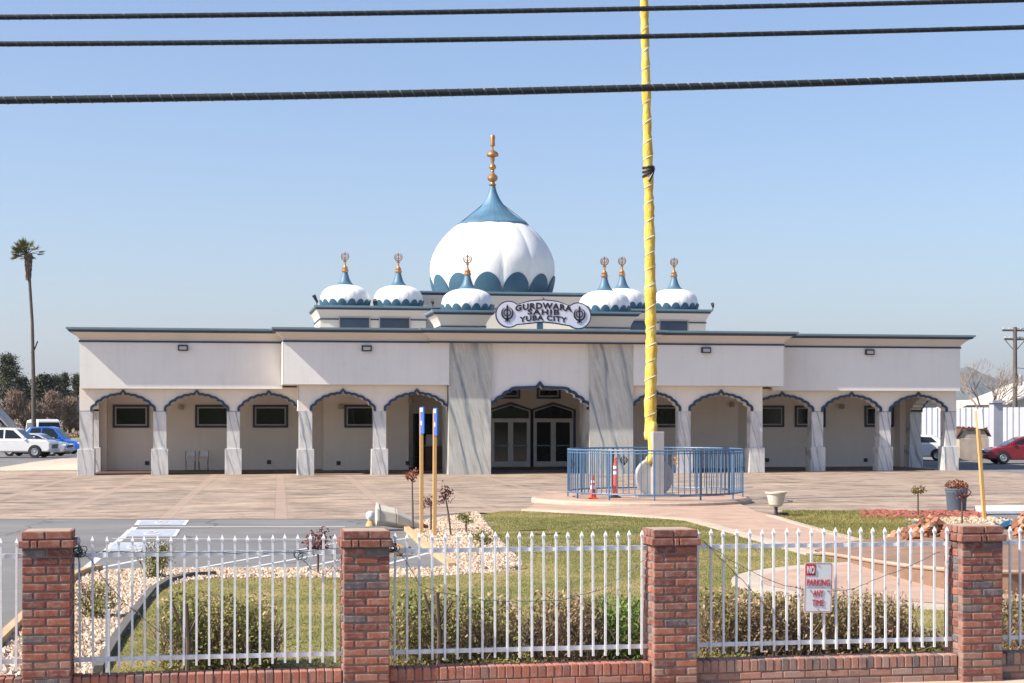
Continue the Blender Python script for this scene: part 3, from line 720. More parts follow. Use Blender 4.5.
# pebbles
def pebbles(name,poly,N,z,smin,smax,rng=None):
    P=scatter(poly,N); P=P[in_view(P)]
    ico=np.array([(1,0,0),(-1,0,0),(0,1,0),(0,-1,0),(0,0,1),(0,0,-1)],float); fc=[(0,2,4),(2,1,4),(1,3,4),(3,0,4),(2,0,5),(1,2,5),(3,1,5),(0,3,5)]
    n=len(P); s=RNG.uniform(smin,smax,n); sc3=np.stack([s,s*RNG.uniform(.6,1,n),s*RNG.uniform(.5,.8,n)],1)
    a=RNG.uniform(0,2*pi,n); V=ico[None]*sc3[:,None]*(1+RNG.normal(size=(n,6,1))*.12)
    ca,sa=np.cos(a)[:,None],np.sin(a)[:,None]; X=V[...,0]*ca-V[...,1]*sa; Y=V[...,0]*sa+V[...,1]*ca
    V=np.stack([X+P[:,:1],Y+P[:,1:],V[...,2]+z+s[:,None]*.3],2).reshape(-1,3)
    Fs=(np.array(fc)[None]+6*np.arange(n)[:,None,None]).reshape(-1,3)
    me=bpy.data.meshes.new(name); me.from_pydata(V.tolist(),[],Fs.tolist()); at=me.attributes.new('rnd','FLOAT','POINT'); at.data.foreach_set('value',np.repeat(RNG.random(n).astype(np.float32),6))
    me.materials.append(M['rocks']); o=bpy.data.objects.new(name,me); COL.objects.link(o); o['kind']='stuff'
    return tag(o,'tan and white pebbles covering the planting beds','pebbles')
pebbles('pebbles',R1,16000,.012,.022,.055); pebbles('pebbles',R2,1500,.03,.02,.05)
# grass blades
def grass(name,poly,N,z,h,lb,gap=None):
    P=scatter(poly,N); P=P[in_view(P)]
    if gap: P=P[~inpoly(P,gap)]
    n=len(P); hh=RNG.uniform(.5,1.1,n)*h; lean=RNG.normal(size=(n,2))*hh[:,None]*.45; w=RNG.uniform(.004,.008,n)
    a=RNG.uniform(0,2*pi,n); dx=np.cos(a)*w; dy=np.sin(a)*w; z0=np.full(n,z)
    V=np.stack([np.stack([P[:,0]-dx,P[:,1]-dy,z0],1),np.stack([P[:,0]+dx,P[:,1]+dy,z0],1),np.stack([P[:,0]+lean[:,0],P[:,1]+lean[:,1],z0+hh],1)],1).reshape(-1,3)
    patch=.5+.5*np.sin(P[:,0]*.9+1.3*np.sin(P[:,1]*.35))*np.cos(P[:,1]*.55+P[:,0]*.3)
    rnd=np.clip(RNG.beta(2,2,n)*.7+patch*.5-.12+np.where(P[:,1]>30,-.12,0)+np.where((P[:,1]<27)&(P[:,0]>2.2),.08,0),0,1)
    me=bpy.data.meshes.new(name); me.vertices.add(3*n); me.vertices.foreach_set('co',V.ravel().astype(np.float32)); me.loops.add(3*n); me.loops.foreach_set('vertex_index',np.arange(3*n,dtype=np.int32))
    me.polygons.add(n); me.polygons.foreach_set('loop_start',np.arange(0,3*n,3,dtype=np.int32)); me.polygons.foreach_set('loop_total',np.full(n,3,dtype=np.int32)); me.update(calc_edges=True)
    at=me.attributes.new('rnd','FLOAT','POINT'); at.data.foreach_set('value',np.repeat(rnd.astype(np.float32),3)); me.materials.append(M['grass'])
    o=bpy.data.objects.new(name,me); COL.objects.link(o); o['kind']='stuff'; return tag(o,lb,'grass')
# path, pads
PATH=[G(525,510.5),G(620,515.5),G(690,521.5),G(761,541.5),G(814,556.5),G(880,563),G(940,569),G(1010,573),G(1060,574),G(1060,556),G(960,562),G(880,547.5),G(830,534.5),G(776,517),G(755,512.5),G(740,505),G(655,500),G(540,502)]
sheet('path',PATH,.034,'pink')
def border(name,pts,w,z0,z1,m,parent=None,kind='structure'):
    mb=MB(); P=[Vector((p[0],p[1])) for p in pts]; n=len(P); vs=[]
    for i,p in enumerate(P):
        d=(P[min(n-1,i+1)]-P[max(0,i-1)]).normalized(); nr=Vector((-d.y,d.x))*w/2
        for q,zz in ((p-nr,z0),(p-nr,z1),(p+nr,z1),(p+nr,z0)): vs.append((q.x,q.y,zz))
    fs=[(4*i+k,4*i+4+k,4*i+4+(k+1)%4,4*i+(k+1)%4) for i in range(n-1) for k in range(4)]+[(0,1,2,3),(4*n-1,4*n-2,4*n-3,4*n-4)]
    mb.add(vs,fs); o=mb.build(name,m,parent)
    if kind: o['kind']=kind
    return o
border('path_kerb',[G(525,510.8),G(620,515.5),G(690,521.5),G(725,531),G(761,541.5),G(814,556.5)],.28,0,.055,'kerb')
border('path_kerb',[G(770,517),G(800,526),G(830,534.5),G(880,547.5),G(940,558)],.2,0,.05,'kerb')
cc=G(1043,585); cc=(cc[0],cc[1]); RR=4.5
circ=[(cc[0]+RR*cos(a),cc[1]+RR*sin(a)) for a in np.linspace(0,2*pi,64)]
RY=3.8
circ=[(cc[0]+RR*cos(a),cc[1]+RY*sin(a)) for a in np.linspace(0,2*pi,72,endpoint=False)]
sheet('round_path',[(cc[0]+(RR-.4)*cos(a),cc[1]+(RY-.4)*sin(a)) for a in np.linspace(0,2*pi,72,endpoint=False)],.066,'pink')
mb=MB(); mb.prism(circ,0,.06); struct('round_path_edge',mb,'kerb')
# raised fountain terrace behind a curved rim
rim=[(820,553,.06),(832,554.5,.10),(855,558,.16),(880,562,.22),(910,566,.28),(940,569,.33),(975,571,.36),(1010,572,.36),(1060,571,.36)]
top=[(*G(x,y,z),z) for x,y,z in rim]
mb=MB(); back=[(*G(x,y,.04),.04) for x,y in ((815,551),(832,548),(855,547),(880,548),(910,549),(940,549),(975,548),(1010,547),(1060,547))]
n=len(top); mb.add([(a,b,0) for a,b,c in top]+top+[(p[0],p[1],max(.05,t[2])) for p,t in zip(back,top)]+[(a,b,0) for a,b,c in back],
  [(i,i+1,n+i+1,n+i) for i in range(n-1)]+[(n+i,n+i+1,2*n+i+1,2*n+i) for i in range(n-1)]+[(2*n+i,2*n+i+1,3*n+i+1,3*n+i) for i in range(n-1)])
T=mb.build('fountain_terrace','terrace'); tag(T,'low raised pink terrace with a curved rim under the rubble','terrace')
mb=MB(); mb.tube([(a,b-.02,c+.0) for a,b,c in top],.03,8); mb.build('rim','pink',T,smooth=True)
# lawn edging, kerbs
border('lawn_edging',[G(98,675),G(118,640),G(140,609),G(152,594),G(168,584),G(190,578.5),G(215,577)],.09,0,.09,'kerbdark')
border('parking_kerb',[G(-6,652),G(12,634),G(40,606),G(75,579),G(86,574.5),G(100,572)],.10,0,.11,'kerbyellow')
border('parking_kerb',[G(100,572),G(150,570),G(250,569.5),G(345,569.5),G(400,569)],.07,0,.035,'kerb')
border('parking_kerb',[G(401,523),G(407,531),G(420,543),G(432,553),G(446,563),G(452,568.5)],.12,0,.09,'kerbyellow')
border('lawn_edging',[G(512,571.5),G(521,566),G(503,545),G(487,525),G(478,514)],.05,0,.04,'kerbdark')
# painted bays
def line(a,b,w,m='asphalt_lite',z=.006):
    a=Vector(a);b=Vector(b);d=(b-a).normalized();nr=Vector((-d.y,d.x))*w/2
    return [(a-nr),(b-nr),(b+nr),(a+nr)]
mb=MB()
for (p,q,w) in (((132,526.8),(345,526.8),.16),((112,538.8),(345,539.5),.12),((100,552.5),(130,545),.12),((78,575),(136,526.5),.13),((100,568),(172,553.5),.12),((78,574),(112,571),.12),
    ((194,569),(345,541.5),.10),((245,568.5),(345,550),.10),((300,568.5),(345,559),.10),((100,558),(140,551),.1),((388,564),(440,550),.1),((388,541),(410,538),.1)):
    mb.add([(v.x,v.y,.004) for v in line(G(*p),G(*q),w)],[(0,1,2,3)])
struct('bay_lines',mb,'asphalt_lite')
for q in ([(137.5,520.4),(189.5,520.2),(185.5,525.5),(134.0,525.5)],[(127.7,530),(180.4,529.6),(176,536.8),(120.6,536.8)],[(110.5,543),(165,542.6),(159,551),(103,551)]):
    g=[Vector(G(*p)) for p in q]; c=sum(g,Vector((0,0)))/4
    mb=MB(); mb.add([(v.x,v.y,.008) for v in g],[(3,2,1,0)]); struct('bay_symbol_border',mb,'asphalt_lite')
    mb=MB(); mb.add([((c+(v-c)*.84).x,(c+(v-c)*.80).y,.012) for v in g],[(3,2,1,0)]); struct('bay_symbol_field',mb,'lineblue')
    mb=MB()   # wheelchair mark: ring, back and head
    ax=(g[1]-g[0]); ay=(g[0]-g[3]); 
    def W(u,v): p=c+ax*u+ay*v; return (p.x,p.y,.016)
    k=14; ro=[W(.02+.16*cos(2*pi*i/k),-.12+.26*sin(2*pi*i/k)) for i in range(k)]; ri=[W(.02+.11*cos(2*pi*i/k),-.12+.17*sin(2*pi*i/k)) for i in range(k)]
    mb.add(ro+ri,[(i,(i+1)%k,k+(i+1)%k,k+i) for i in range(k)])
    mb.add([W(-.04,-.1),W(.02,-.1),W(.02,.24),W(-.04,.24)],[(0,1,2,3)]); mb.add([W(.02,-.02),W(.16,-.02),W(.16,.04),W(.02,.04)],[(0,1,2,3)])
    mb.add([W(-.06,.28),W(.04,.28),W(.04,.38),W(-.06,.38)],[(0,1,2,3)]); struct('bay_symbol',mb,'asphalt_lite')
grass('grass',L1,170000,.02,.024,'short patchy green and straw lawn between fence and plaza',gap=circ)
grass('grass',L2,30000,.022,.05,'short patchy green lawn right of the path')

# ================================================================ FOREGROUND BRICK PILLARS AND FENCE
YF=14.5; PW=.405
def brick_run(mb, x0,x1,y0,y1,z0,z1, cuts, R, axis='x'):
    j=.006
    for a,b in cuts:
        r=R.random(); dz=R.uniform(-.0015,.0015); dp=R.uniform(-.003,.003)
        if axis=='x': mb.box(a+j,b-j,y0+dp,y1+dp,z0+j+dz,z1-j+dz,r)
        else: mb.box(x0+dp,x1+dp,a+j,b-j,z0+j+dz,z1-j+dz,r)
def pillar(xl, ztop, seed, label, w=PW):
    R=random.Random(seed); P=empty('brick_pillar',(xl+w/2,YF+w/2,0),label,'pillar','brick pillars along the fence')
    mb=MB(); h=w/2; c=.0715; bd=.095
    z=ztop-.075-.072; k=0
    while z>-.1:
        z0=z-c; e=k%2
        fx=[(-h,0),(0,h)] if e==0 else [(-h,-h+.1),(-h+.1,h-.1),(h-.1,h)]
        sy=[(-h+bd,0+bd/2),(bd/2,h-bd)] if e==0 else [(-h+bd,h-bd-.1),(h-bd-.1,h-bd)]
        brick_run(mb,0,0,-h,-h+bd,z0,z,fx,R); brick_run(mb,0,0,h-bd,h,z0,z,fx,R)
        brick_run(mb,-h,-h+bd,0,0,z0,z,sy,R,'y'); brick_run(mb,h-bd,h,0,0,z0,z,sy,R,'y')
        z=z0; k+=1
    mb.build('shaft','brick',P,bevel=.009)
    m=MB(); m.box(-h+.008,h-.008,-h+.008,h-.008,-.1,ztop-.02); m.build('mortar_core','mortar',P)
    # projecting course and top course
    m=MB(); z=ztop-.075; o=.026; hh=h+o
    f=[(-hh,-hh+.10),(-hh+.10,-hh+.16),(-hh+.16,hh-.11),(hh-.11,hh)] if R.random()<.6 else [(-hh,-.02),(-.02,.03),(.03,hh)]
    brick_run(m,0,0,-hh,-hh+.1,z-.072,z,f,R); brick_run(m,0,0,hh-.1,hh,z-.072,z,f,R)
    sy=[(-hh+.1,0),(0,hh-.1)]
    brick_run(m,-hh,-hh+.1,0,0,z-.072,z,sy,R,'y'); brick_run(m,hh-.1,hh,0,0,z-.072,z,sy,R,'y')
    o2=.004; hh=h+o2; f=[(-hh,R.uniform(-.02,.02)),(0,hh)]; f[1]=(f[0][1],hh)
    brick_run(m,0,0,-hh,-hh+.1,z,ztop,f,R); brick_run(m,0,0,hh-.1,hh,z,ztop,f,R); sy=[(-hh+.1,0),(0,hh-.1)]
    brick_run(m,-hh,-hh+.1,0,0,z,ztop,sy,R,'y'); brick_run(m,hh-.1,hh,0,0,z,ztop,sy,R,'y')
    m.v=[(a,b,c_) for a,b,c_ in m.v]; m.build('cap','brickcap',P,bevel=.006)
    m=MB(); m.box(-h+.02,h-.02,-h+.02,h-.02,ztop-.02,ztop-.004); m.build('mortar_top','mortartop',P)
    return P
M['brickcap']=brickmat('cap_brick',[(0,(.17,.06,.045)),(.5,(.25,.09,.06)),(1,(.33,.13,.09))])
M['mortartop']=mat('mortar_pale',(.38,.29,.22),.95,.2,8,60,.6,bdist=.01)
X1=PXX(21,YF); X2=PXX(343,YF); X3=PXX(653.5,YF); X4=PXX(962,YF)
pillar(X1,1.467,1,'leftmost red brick pillar of the street fence, beside the asphalt')
pillar(X2,1.44,2,'second red brick pillar from the left, in front of the white toppled planter')
pillar(X3,1.42,3,'third red brick pillar from the left, below the yellow flagpole enclosure')
pillar(X4,1.42,4,'rightmost red brick pillar, beside the rubble heap')
def lowwall(x0,x1,seed,label,m):
    R=random.Random(seed); y0,y1=YF+.09,YF+.31; W=empty('brick_low_wall',((x0+x1)/2,(y0+y1)/2,0),label,'low wall','low brick walls under the fence')
    ox,oy=(x0+x1)/2,(y0+y1)/2; mb=MB(); n=int((x1-x0)/.0715); s=(x1-x0)/n
    for i in range(n):
        t=R.uniform(-.004,.004); mb.box(x0+i*s+.005-ox,x0+(i+1)*s-.005-ox,y0-oy+t,y1-oy+t,.135,.24+R.uniform(-.003,.003),R.random())
    z=.13; k=0
    while z>-.1:
        x=x0-(.1 if k%2 else 0)
        while x<x1:
            a=max(x,x0); b=min(x+.205,x1)
            if b-a>.03: mb.box(a+.005-ox,b-.005-ox,y0-oy+R.uniform(-.002,.002),y1-oy,z-.066+.005,z-.005,R.random())
            x+=.205
        z-=.0715; k+=1
    mb.build('bricks',m,W,bevel=.006)
    c=MB(); c.box(x0-ox,x1-ox,y0-oy+.01,y1-oy-.01,-.1,.222); c.build('mortar_core','mortar',W)
lowwall(X1-2.6,X1,11,'red low brick wall left of the leftmost pillar','brick')
lowwall(X1+PW,X2,12,'red low brick wall between the leftmost and second pillars','brickmid')
lowwall(X2+PW,X3,13,'darker low brick wall between the second and third pillars','brickmid')
lowwall(X3+PW,X4,14,'weathered grey-pink low brick wall under the no parking sign','brickdull')
lowwall(X4+PW,X4+2.8,15,'low brick wall right of the rightmost pillar','brickdull')
M_=None
def panel(x0,x1,label,seed,n=21):
    yc=YF+.20; P=empty('metal_fence_panel',((x0+x1)/2,yc,.24),label,'fence panel','white metal fence panels'); L=x1-x0; ox=(x0+x1)/2
    pk=MB(); w=.0092
    pk.box(-w,w,-w,w,0,1.05); pk.add([(-.013,-.013,1.05),(.013,-.013,1.05),(.013,.013,1.05),(-.013,.013,1.05),(-.015,-.015,1.068),(.015,-.015,1.068),(.015,.015,1.068),(-.015,.015,1.068),(0,0,1.11)],
        [(3,2,1,0),(0,1,5,4),(1,2,6,5),(2,3,7,6),(3,0,4,7),(4,5,8),(5,6,8),(6,7,8),(7,4,8)])
    proto=None; R=random.Random(seed)
    for i in range(n):
        x=x0-ox+L*(i+.5)/n
        if proto is None: o=proto=pk.build('picket','white',P)
        else: o=proto.copy(); COL.objects.link(o); o.parent=P
        o.location=(x,0,.055+R.uniform(-.006,.006)); o.rotation_euler=(R.uniform(-.006,.006),R.uniform(-.008,.008),0)
    for z in (1.005,.125):
        r=MB(); r.box(-L/2-.01,L/2+.01,.011,.045,z-.019,z+.019); r.build('rail','white',P,bevel=.003)
    return P
panel(X1-2.55,X1,'white picket fence panel left of the leftmost brick pillar',21)
panel(X1+PW,X2,'white picket fence panel between the leftmost and second pillars',22)
panel(X2+PW,X3,'white picket fence panel between the second and third pillars',23)
panel(X3+PW,X4,'white picket fence panel carrying the no parking sign',24)
panel(X4+PW,X4+2.6,'white picket fence panel right of the rightmost brick pillar',25)
# no parking sign
x0,x1=PXX(804,YF+.17),PXX(832,YF+.17); w=x1-x0; zc=(PZ(818,563,YF+.17)+PZ(818,612,YF+.17))/2; hh=w*1.70
sg=empty('parking_sign',((x0+x1)/2,YF+.165,zc),'small white no parking sign with red lettering wired to the fence','sign'); sg.rotation_euler=(0,radians(1.5),0)
def rrect(w,h,r,n=5):
    p=[]
    for cx,cz,a0 in ((w/2-r,h/2-r,0),(-w/2+r,h/2-r,90),(-w/2+r,-h/2+r,180),(w/2-r,-h/2+r,270)):
        for k in range(n+1): a=radians(a0+90*k/n); p.append((cx+r*cos(a),cz+r*sin(a)))
    return p[::-1]
mb=MB(); mb.slab(rrect(w,hh,.02),0,.004); mb.build('plate','signface',sg)
mb=MB(); o=rrect(w-.012,hh-.012,.018); i=rrect(w-.022,hh-.022,.014); n=len(o)
mb.add([(p[0],-.002,p[1]) for p in o]+[(p[0],-.002,p[1]) for p in i],[(k,(k+1)%n,n+(k+1)%n,n+k) for k in range(n)]); mb.build('border_line','signred',sg)
mb=MB(); mb.slab([(-w/2+.014,hh/2-.014),(-w/2+.104,hh/2-.014),(-w/2+.104,hh/2-.118),(-w/2+.014,hh/2-.118)][::-1],-.003,0); mb.build('red_square','signred',sg)
letters('NO',-w/2+.059,hh/2-.066,.066,.068,0,sg,'signface',-.006,.03,1.0)
letters('PARKING',0,.045,w*.82,.060,0,sg,'signred',-.003,.0,1.0)
letters('ANY',0.0,-.052,.094,.058,0,sg,'signred',-.003,.0,1.0)
letters('TIME',0,-.138,.108,.058,0,sg,'signred',-.003,.0,1.0)
mb=MB(); mb.box(-w/2+.02,w/2-.02,-.002,-.001,-.002,.0); mb.build('seam','rim',sg)
for z in (hh/2-.03,-hh/2+.03):
    mb=MB(); mb.lathe([(.006,0),(.006,.004)],8); mb.v=[(a,-c-.001,b+z) for a,b,c in mb.v]; mb.build('bolt','rim',sg)

# string of small lights tangled along the fence
def string(label,pts,seed,knot=None):
    R=random.Random(seed); P=[]
    for i in range(len(pts)-1):
        (xa,ya),(xb,yb)=pts[i],pts[i+1]
        for k in range(8):
            t=k/8; x=xa+(xb-xa)*t; y=ya+(yb-ya)*t; P.append((PXX(x,YF+.17)+R.uniform(-.004,.004),YF+.17+R.uniform(-.006,.012),PZ(x,y,YF+.17)+R.uniform(-.006,.006)))
    x,y=pts[-1]; P.append((PXX(x,YF+.17),YF+.17,PZ(x,y,YF+.17)))
    b=P[0]; o=tag(empty('string_lights',b,label,'string lights'),group='light strings tangled on the fence')
    Q=[(p[0]-b[0],p[1]-b[1],p[2]-b[2]) for p in P]
    mb=MB(); mb.tube(Q,.0026,4)
    if knot:
        for _ in range(knot):
            c=Vector((R.uniform(-.03,.03),R.uniform(-.02,.01),R.uniform(-.03,.03))); 
            mb.tube([c+Vector((.04*cos(a),.02*sin(a*2),.04*sin(a)*R.uniform(.6,1))) for a in np.linspace(0,2*pi,9)],.004,4)
    mb.build('cable','cable',o)
    pb=None
    for q in Q[3::4]:
        if pb is None: mb=MB(); mb.box(-.004,.004,-.012,-.002,-.010,.006); pb=u=mb.build('small_bulb','rim',o)
        else: u=pb.copy(); COL.objects.link(u); u.parent=o
        u.location=q
string('dark cable of small lights knotted by the leftmost pillar and sagging right',[(80,552),(92,560),(104,580),(124,602),(140,616),(170,640)],1,7)
string('dark cable of small lights laid along the top rail left of the second pillar',[(95,552),(140,552),(200,553),(260,553),(300,552),(340,548)],2)
string('dark cable sagging from the top right of the first full panel',[(300,556),(312,570),(325,575),(341,556)],3,3)
string('dark cable sagging right from the second pillar',[(392,545),(405,560),(420,585),(438,592),(470,598),(505,602)],4,5)
string('dark cable looping down to the third pillar',[(505,602),(560,600),(600,590),(625,575),(650,555)],5)
string('dark cable sagging steeply right of the third pillar',[(702,540),(718,556),(742,580),(765,606),(785,622)],6)
string('dark cable sagging gently behind the no parking sign',[(702,540),(730,560),(775,583),(815,592),(850,590),(895,572),(940,552)],7)
string('dark cable running down the leftmost pillar edge',[(78,556),(83,590),(82,620),(84,650)],8)

# ================================================================ PLANTS
def hedge(name,label,pxs,ytop,yw,yc,dens,m,twigs=300,group='winter hedges behind the fence',jit=.1):
    "bushy clump: leaves plus twigs; pxs = (left,right) picture columns at depth yc"
    x0,x1=PXX(pxs[0],yc),PXX(pxs[1],yc); zt=PZ((pxs[0]+pxs[1])/2,ytop,yc); w=x1-x0
    P=empty(name,((x0+x1)/2,yc,.02),label,'hedge',group)
    N=int(dens*w*zt*yw*1.0); C=RNG.uniform([-w/2,-yw/2,.02],[w/2,yw/2,zt*1.1],size=(N,3))
    top=zt*(.97+.09*np.sin(C[:,0]*5.1+1)*np.cos(C[:,0]*11+C[:,1]*3)); keep=C[:,2]<top+RNG.normal(size=N)*.035
    dens_f=np.sin(C[:,0]*9+2*np.sin(C[:,2]*7))*np.cos(C[:,2]*8+C[:,1]*6)+RNG.normal(size=N)*.5; keep&=dens_f>-.8
    edge=np.minimum(np.abs(C[:,0]+w/2),np.abs(C[:,0]-w/2)); keep&=(edge>RNG.random(N)*.12)
    C=C[keep]; n=len(C)
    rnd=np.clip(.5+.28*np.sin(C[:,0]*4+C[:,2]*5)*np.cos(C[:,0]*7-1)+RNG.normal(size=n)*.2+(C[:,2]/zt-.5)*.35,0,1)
    quads('foliage',C,RNG.uniform(.03,.06,n),rnd,m,P,.5)
    if twigs:
        mb=MB()
        for _ in range(twigs):
            a=Vector((RNG.uniform(-w/2,w/2),RNG.uniform(-yw/2,yw/2),RNG.uniform(0,zt*.5))); d=Vector((RNG.normal()*.5,RNG.normal()*.3,abs(RNG.normal())*.6+.4)).normalized()*RNG.uniform(.12,.4)
            b=a+d*.5+Vector((RNG.normal()*.02,0,0)); c=a+d
            if c.z<zt*1.06: mb.tube([a,b,c],[.005,.004,.002],3,cap=False)
        mb.build('twigs','twiglight',P)
    return P
M['twiglight']=mat('pale_twig',(.26,.18,.12),.9,.3,6,40,0)
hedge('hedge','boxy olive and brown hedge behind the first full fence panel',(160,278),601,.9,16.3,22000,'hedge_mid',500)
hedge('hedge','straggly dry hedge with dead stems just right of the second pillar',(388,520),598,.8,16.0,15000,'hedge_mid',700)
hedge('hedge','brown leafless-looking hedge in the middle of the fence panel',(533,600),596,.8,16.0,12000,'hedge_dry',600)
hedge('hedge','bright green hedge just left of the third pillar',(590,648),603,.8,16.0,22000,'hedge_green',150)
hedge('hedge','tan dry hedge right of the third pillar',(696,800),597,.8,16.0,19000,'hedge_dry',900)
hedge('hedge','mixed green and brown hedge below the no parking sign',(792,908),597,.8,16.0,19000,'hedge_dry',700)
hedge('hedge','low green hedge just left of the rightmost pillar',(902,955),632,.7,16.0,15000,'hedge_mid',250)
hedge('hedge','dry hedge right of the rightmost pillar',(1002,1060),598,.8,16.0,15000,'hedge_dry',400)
def groundcover():
    poly=[(PXX(390,14.9),14.9),(PXX(960,14.9),14.9),(PXX(960,15.9),15.9),(PXX(390,15.9),15.9)]
    P=scatter(poly,9000); z=RNG.uniform(.02,.16,len(P))*(1+np.sin(P[:,0]*3))*.5+.02
    o=quads('ground_cover',np.column_stack([P,z]),RNG.uniform(.02,.05,len(P)),RNG.beta(2,2,len(P)),'hedge_mid'); tag(o,'weedy leaves and litter along the foot of the fence','ground cover',kind='stuff')
groundcover()
def branchy(mb,a,d,L,r,depth,spread=.5,R=random):
    b=a+d*L; m=a+d*L*.5+Vector((R.uniform(-1,1),R.uniform(-1,1),0))*L*.06
    mb.tube([a,m,b],[r,r*.85,r*.7],5 if depth>1 else 3,cap=False)
    if depth==0: return [b]
    out=[]
    for _ in range(R.choice([2,3])):
        nd=(d+Vector((R.uniform(-1,1),R.uniform(-1,1),R.uniform(-.2,.7)))*spread).normalized()
        out+=branchy(mb,b,nd,L*R.uniform(.6,.85),r*.6,depth-1,spread,R)
    return out
def blob(C0,rad,N,zs=1.0):
    u=RNG.normal(size=(N,3)); u/=np.linalg.norm(u,axis=1)[:,None]; r=RNG.random(N)**.4*rad; return np.array(C0)+u*r[:,None]*[1,1,zs]
def shrub(name,label,px,ybase,ytop,rad,N,m,cat='shrub',stem=True,leaf=.035,seed=1,zs=.8,group=None,lean=0,y_crown=None):
    x,y=G(px,ybase,.02); d=(x*sT+y*cT)/F; H=(ybase-ytop)*d; R=random.Random(seed); rad_=rad*d
    P=empty(name,(x,y,.02),label,cat,group)
    if stem:
        mb=MB(); zc=H-rad_*zs; mb.tube([(0,0,-.02),(lean*.4,0,zc*.5),(lean,0,zc)],[.022,.02,.014],6); ends=[]
        for _ in range(6):
            ends+=branchy(mb,Vector((lean,0,zc*.9)),Vector((R.uniform(-1,1),R.uniform(-1,1),R.uniform(.2,1))).normalized(),rad_*.5,.008,1,.6,R)
        mb.build('stem','twig',P); C=np.array([(0,0,0)]); cc=(lean,0,H-rad_*zs)
    else:
        mb=MB()
        for _ in range(14): branchy(mb,Vector((R.uniform(-.1,.1),R.uniform(-.1,.1),0)),Vector((R.uniform(-.6,.6),R.uniform(-.6,.6),1)).normalized(),H*.45,.008,2,.5,R)
        mb.build('stem','twig',P); cc=(0,0,H*.5)
    C=blob(cc,rad_,N,zs if stem else H*.5/max(rad_,.01)); k=8
    cl=blob(cc,rad_*.85,k,zs if stem else H*.5/max(rad_,.01)); j=RNG.integers(0,k,N); C=np.where(RNG.random((N,1))<.7, cl[j]+RNG.normal(size=(N,3))*rad_*.22, C)
    C[:,2]=np.maximum(C[:,2],.03)
    quads('leaves',C,RNG.uniform(.6,1.3,N)*leaf,np.clip(RNG.beta(2,2,N),0,1),m,P,.6); return P
shrub('shrub','scrubby dark green shrub on the pebbles behind the leftmost pillar',95,618,584,22,900,'hedge_mid',stem=False,leaf=.04)
shrub('shrub','bushy olive shrub on the pebbles beside the blue bay symbols',155,578,541,19,900,'hedge_mid',stem=False,leaf=.045,seed=2)
shrub('rose_bush','dark red leaved standard rose behind the first full fence panel',318,573,529,15,260,'leaf_red',leaf=.06,seed=3)
shrub('rose_bush','brownish bare standard rose left of the two blue topped posts',413,531,469,8,220,'leaf_rust',leaf=.05,seed=4,zs=.9,lean=-.02)
shrub('rose_bush','small dark red rose between the two blue topped posts',431,531,495,9,160,'leaf_red',leaf=.05,seed=5)
shrub('rose_bush','leaning dark red standard rose just right of the blue topped posts',451,536,485,12,200,'leaf_red',leaf=.055,seed=6,lean=-.12)
shrub('shrub','small round olive shrub at the edge of the lawn',466,533,512,8,260,'hedge_mid',leaf=.05,seed=7)
shrub('shrub','small green and rust standard shrub on the pebbles by the lawn',482,570,529,12,350,'hedge_mid',leaf=.05,seed=8)
shrub('standard_plant','small standard plant with a flat crown on the right lawn',918,517,485,7,700,'hedge_dry',leaf=.045,seed=9,zs=.6)
shrub('rose_bush','thin dark rose growing in front of the grey blue barrel',962,527,489,7,120,'leaf_red',leaf=.05,seed=10)
# cut stumps in hedges
def stump(px,yt,yb,label,seed):
    x=PXX(px,16.0); R=random.Random(seed); P=MB(); H=PZ(px,yt,16.0)
    P.tube([(0,0,0),(.01,0,H*.5),(-.01,0,H)],[.026,.022,.02],7)
    for s in (-1,1): P.tube([(0,0,H*.6),(s*.08,0,H*.8),(s*.13,0,H*(1.0 if s<0 else .9))],[.02,.016,.012],5)
    o=P.build('cut_shrub','twig',None,(x,15.55,.0)); tag(o,label,'dead shrub')
stump(432,588,650,'dark cut back shrub stem standing in the straggly hedge',1)
stump(188,598,650,'dark cut back shrub stem at the left of the boxy hedge',2)
mb=MB(); mb.tube([(0,0,0),(-.16,0,.27),(-.34,.02,.50)],[.012,.012,.018],5); mb.add([(-.42,0,.55),(-.30,0,.57),(-.24,0,.46),(-.33,0,.45)],[(0,1,2,3)])
tag(mb.build('dead_branch','twig',None,(PXX(540,15.9),15.9,.1)),'bent dead branch leaning up from the hedge in the middle panel','branch')
mb=MB(); mb.box(-.02,.02,-.02,.02,0,.62); tag(mb.build('marker_stake','white',None,(PXX(108,16.2),16.2,.0),bevel=.003),'short white stake beside the lawn edging','stake')

# ================================================================ POSTS, POLE ENCLOSURE
def signpost(px,yb,pyt,label,rot,pw=.05,lean=0,plate='signblue',top=.55):
    x,y=G(px,yb); d=(x*sT+y*cT); H=CH+(HOR-pyt)*d/F
    P=empty('sign_post',(x,y,0),label,'sign post','yellow wooden posts with parking plates'); P.rotation_euler=(0,lean,0)
    mb=MB(); mb.box(-pw,pw,-pw,pw,-.05,H-.04); mb.build('post','wood',P,bevel=.008)
    mb=MB(); 
    q=MB(); q.box(-.15,.15,-.012,.012,H-top,H); 
    c,s=cos(rot),sin(rot); q.v=[(a*c-b*s+.0,a*s+b*c-pw-.06,z) for a,b,z in q.v]; pl=q.build('sign_plate',plate,P)
    if plate=='signblue':
        q=MB(); q.lathe([(.05,-.001),(.05,.001)],12); q.v=[(a,-c_-.016,b+H-top*.6) for a,b,c_ in q.v]; q.box(-.09,.09,-.018,-.014,H-.1,H-.02)
        q.v=[(a*c-b*s,a*s+b*c-pw-.06,z) for a,b,z in q.v]; q.build('plate_symbol','white',pl)
signpost(421.5,534,407,'left yellow wooden post with a blue plate seen edge on',radians(-80),.037)
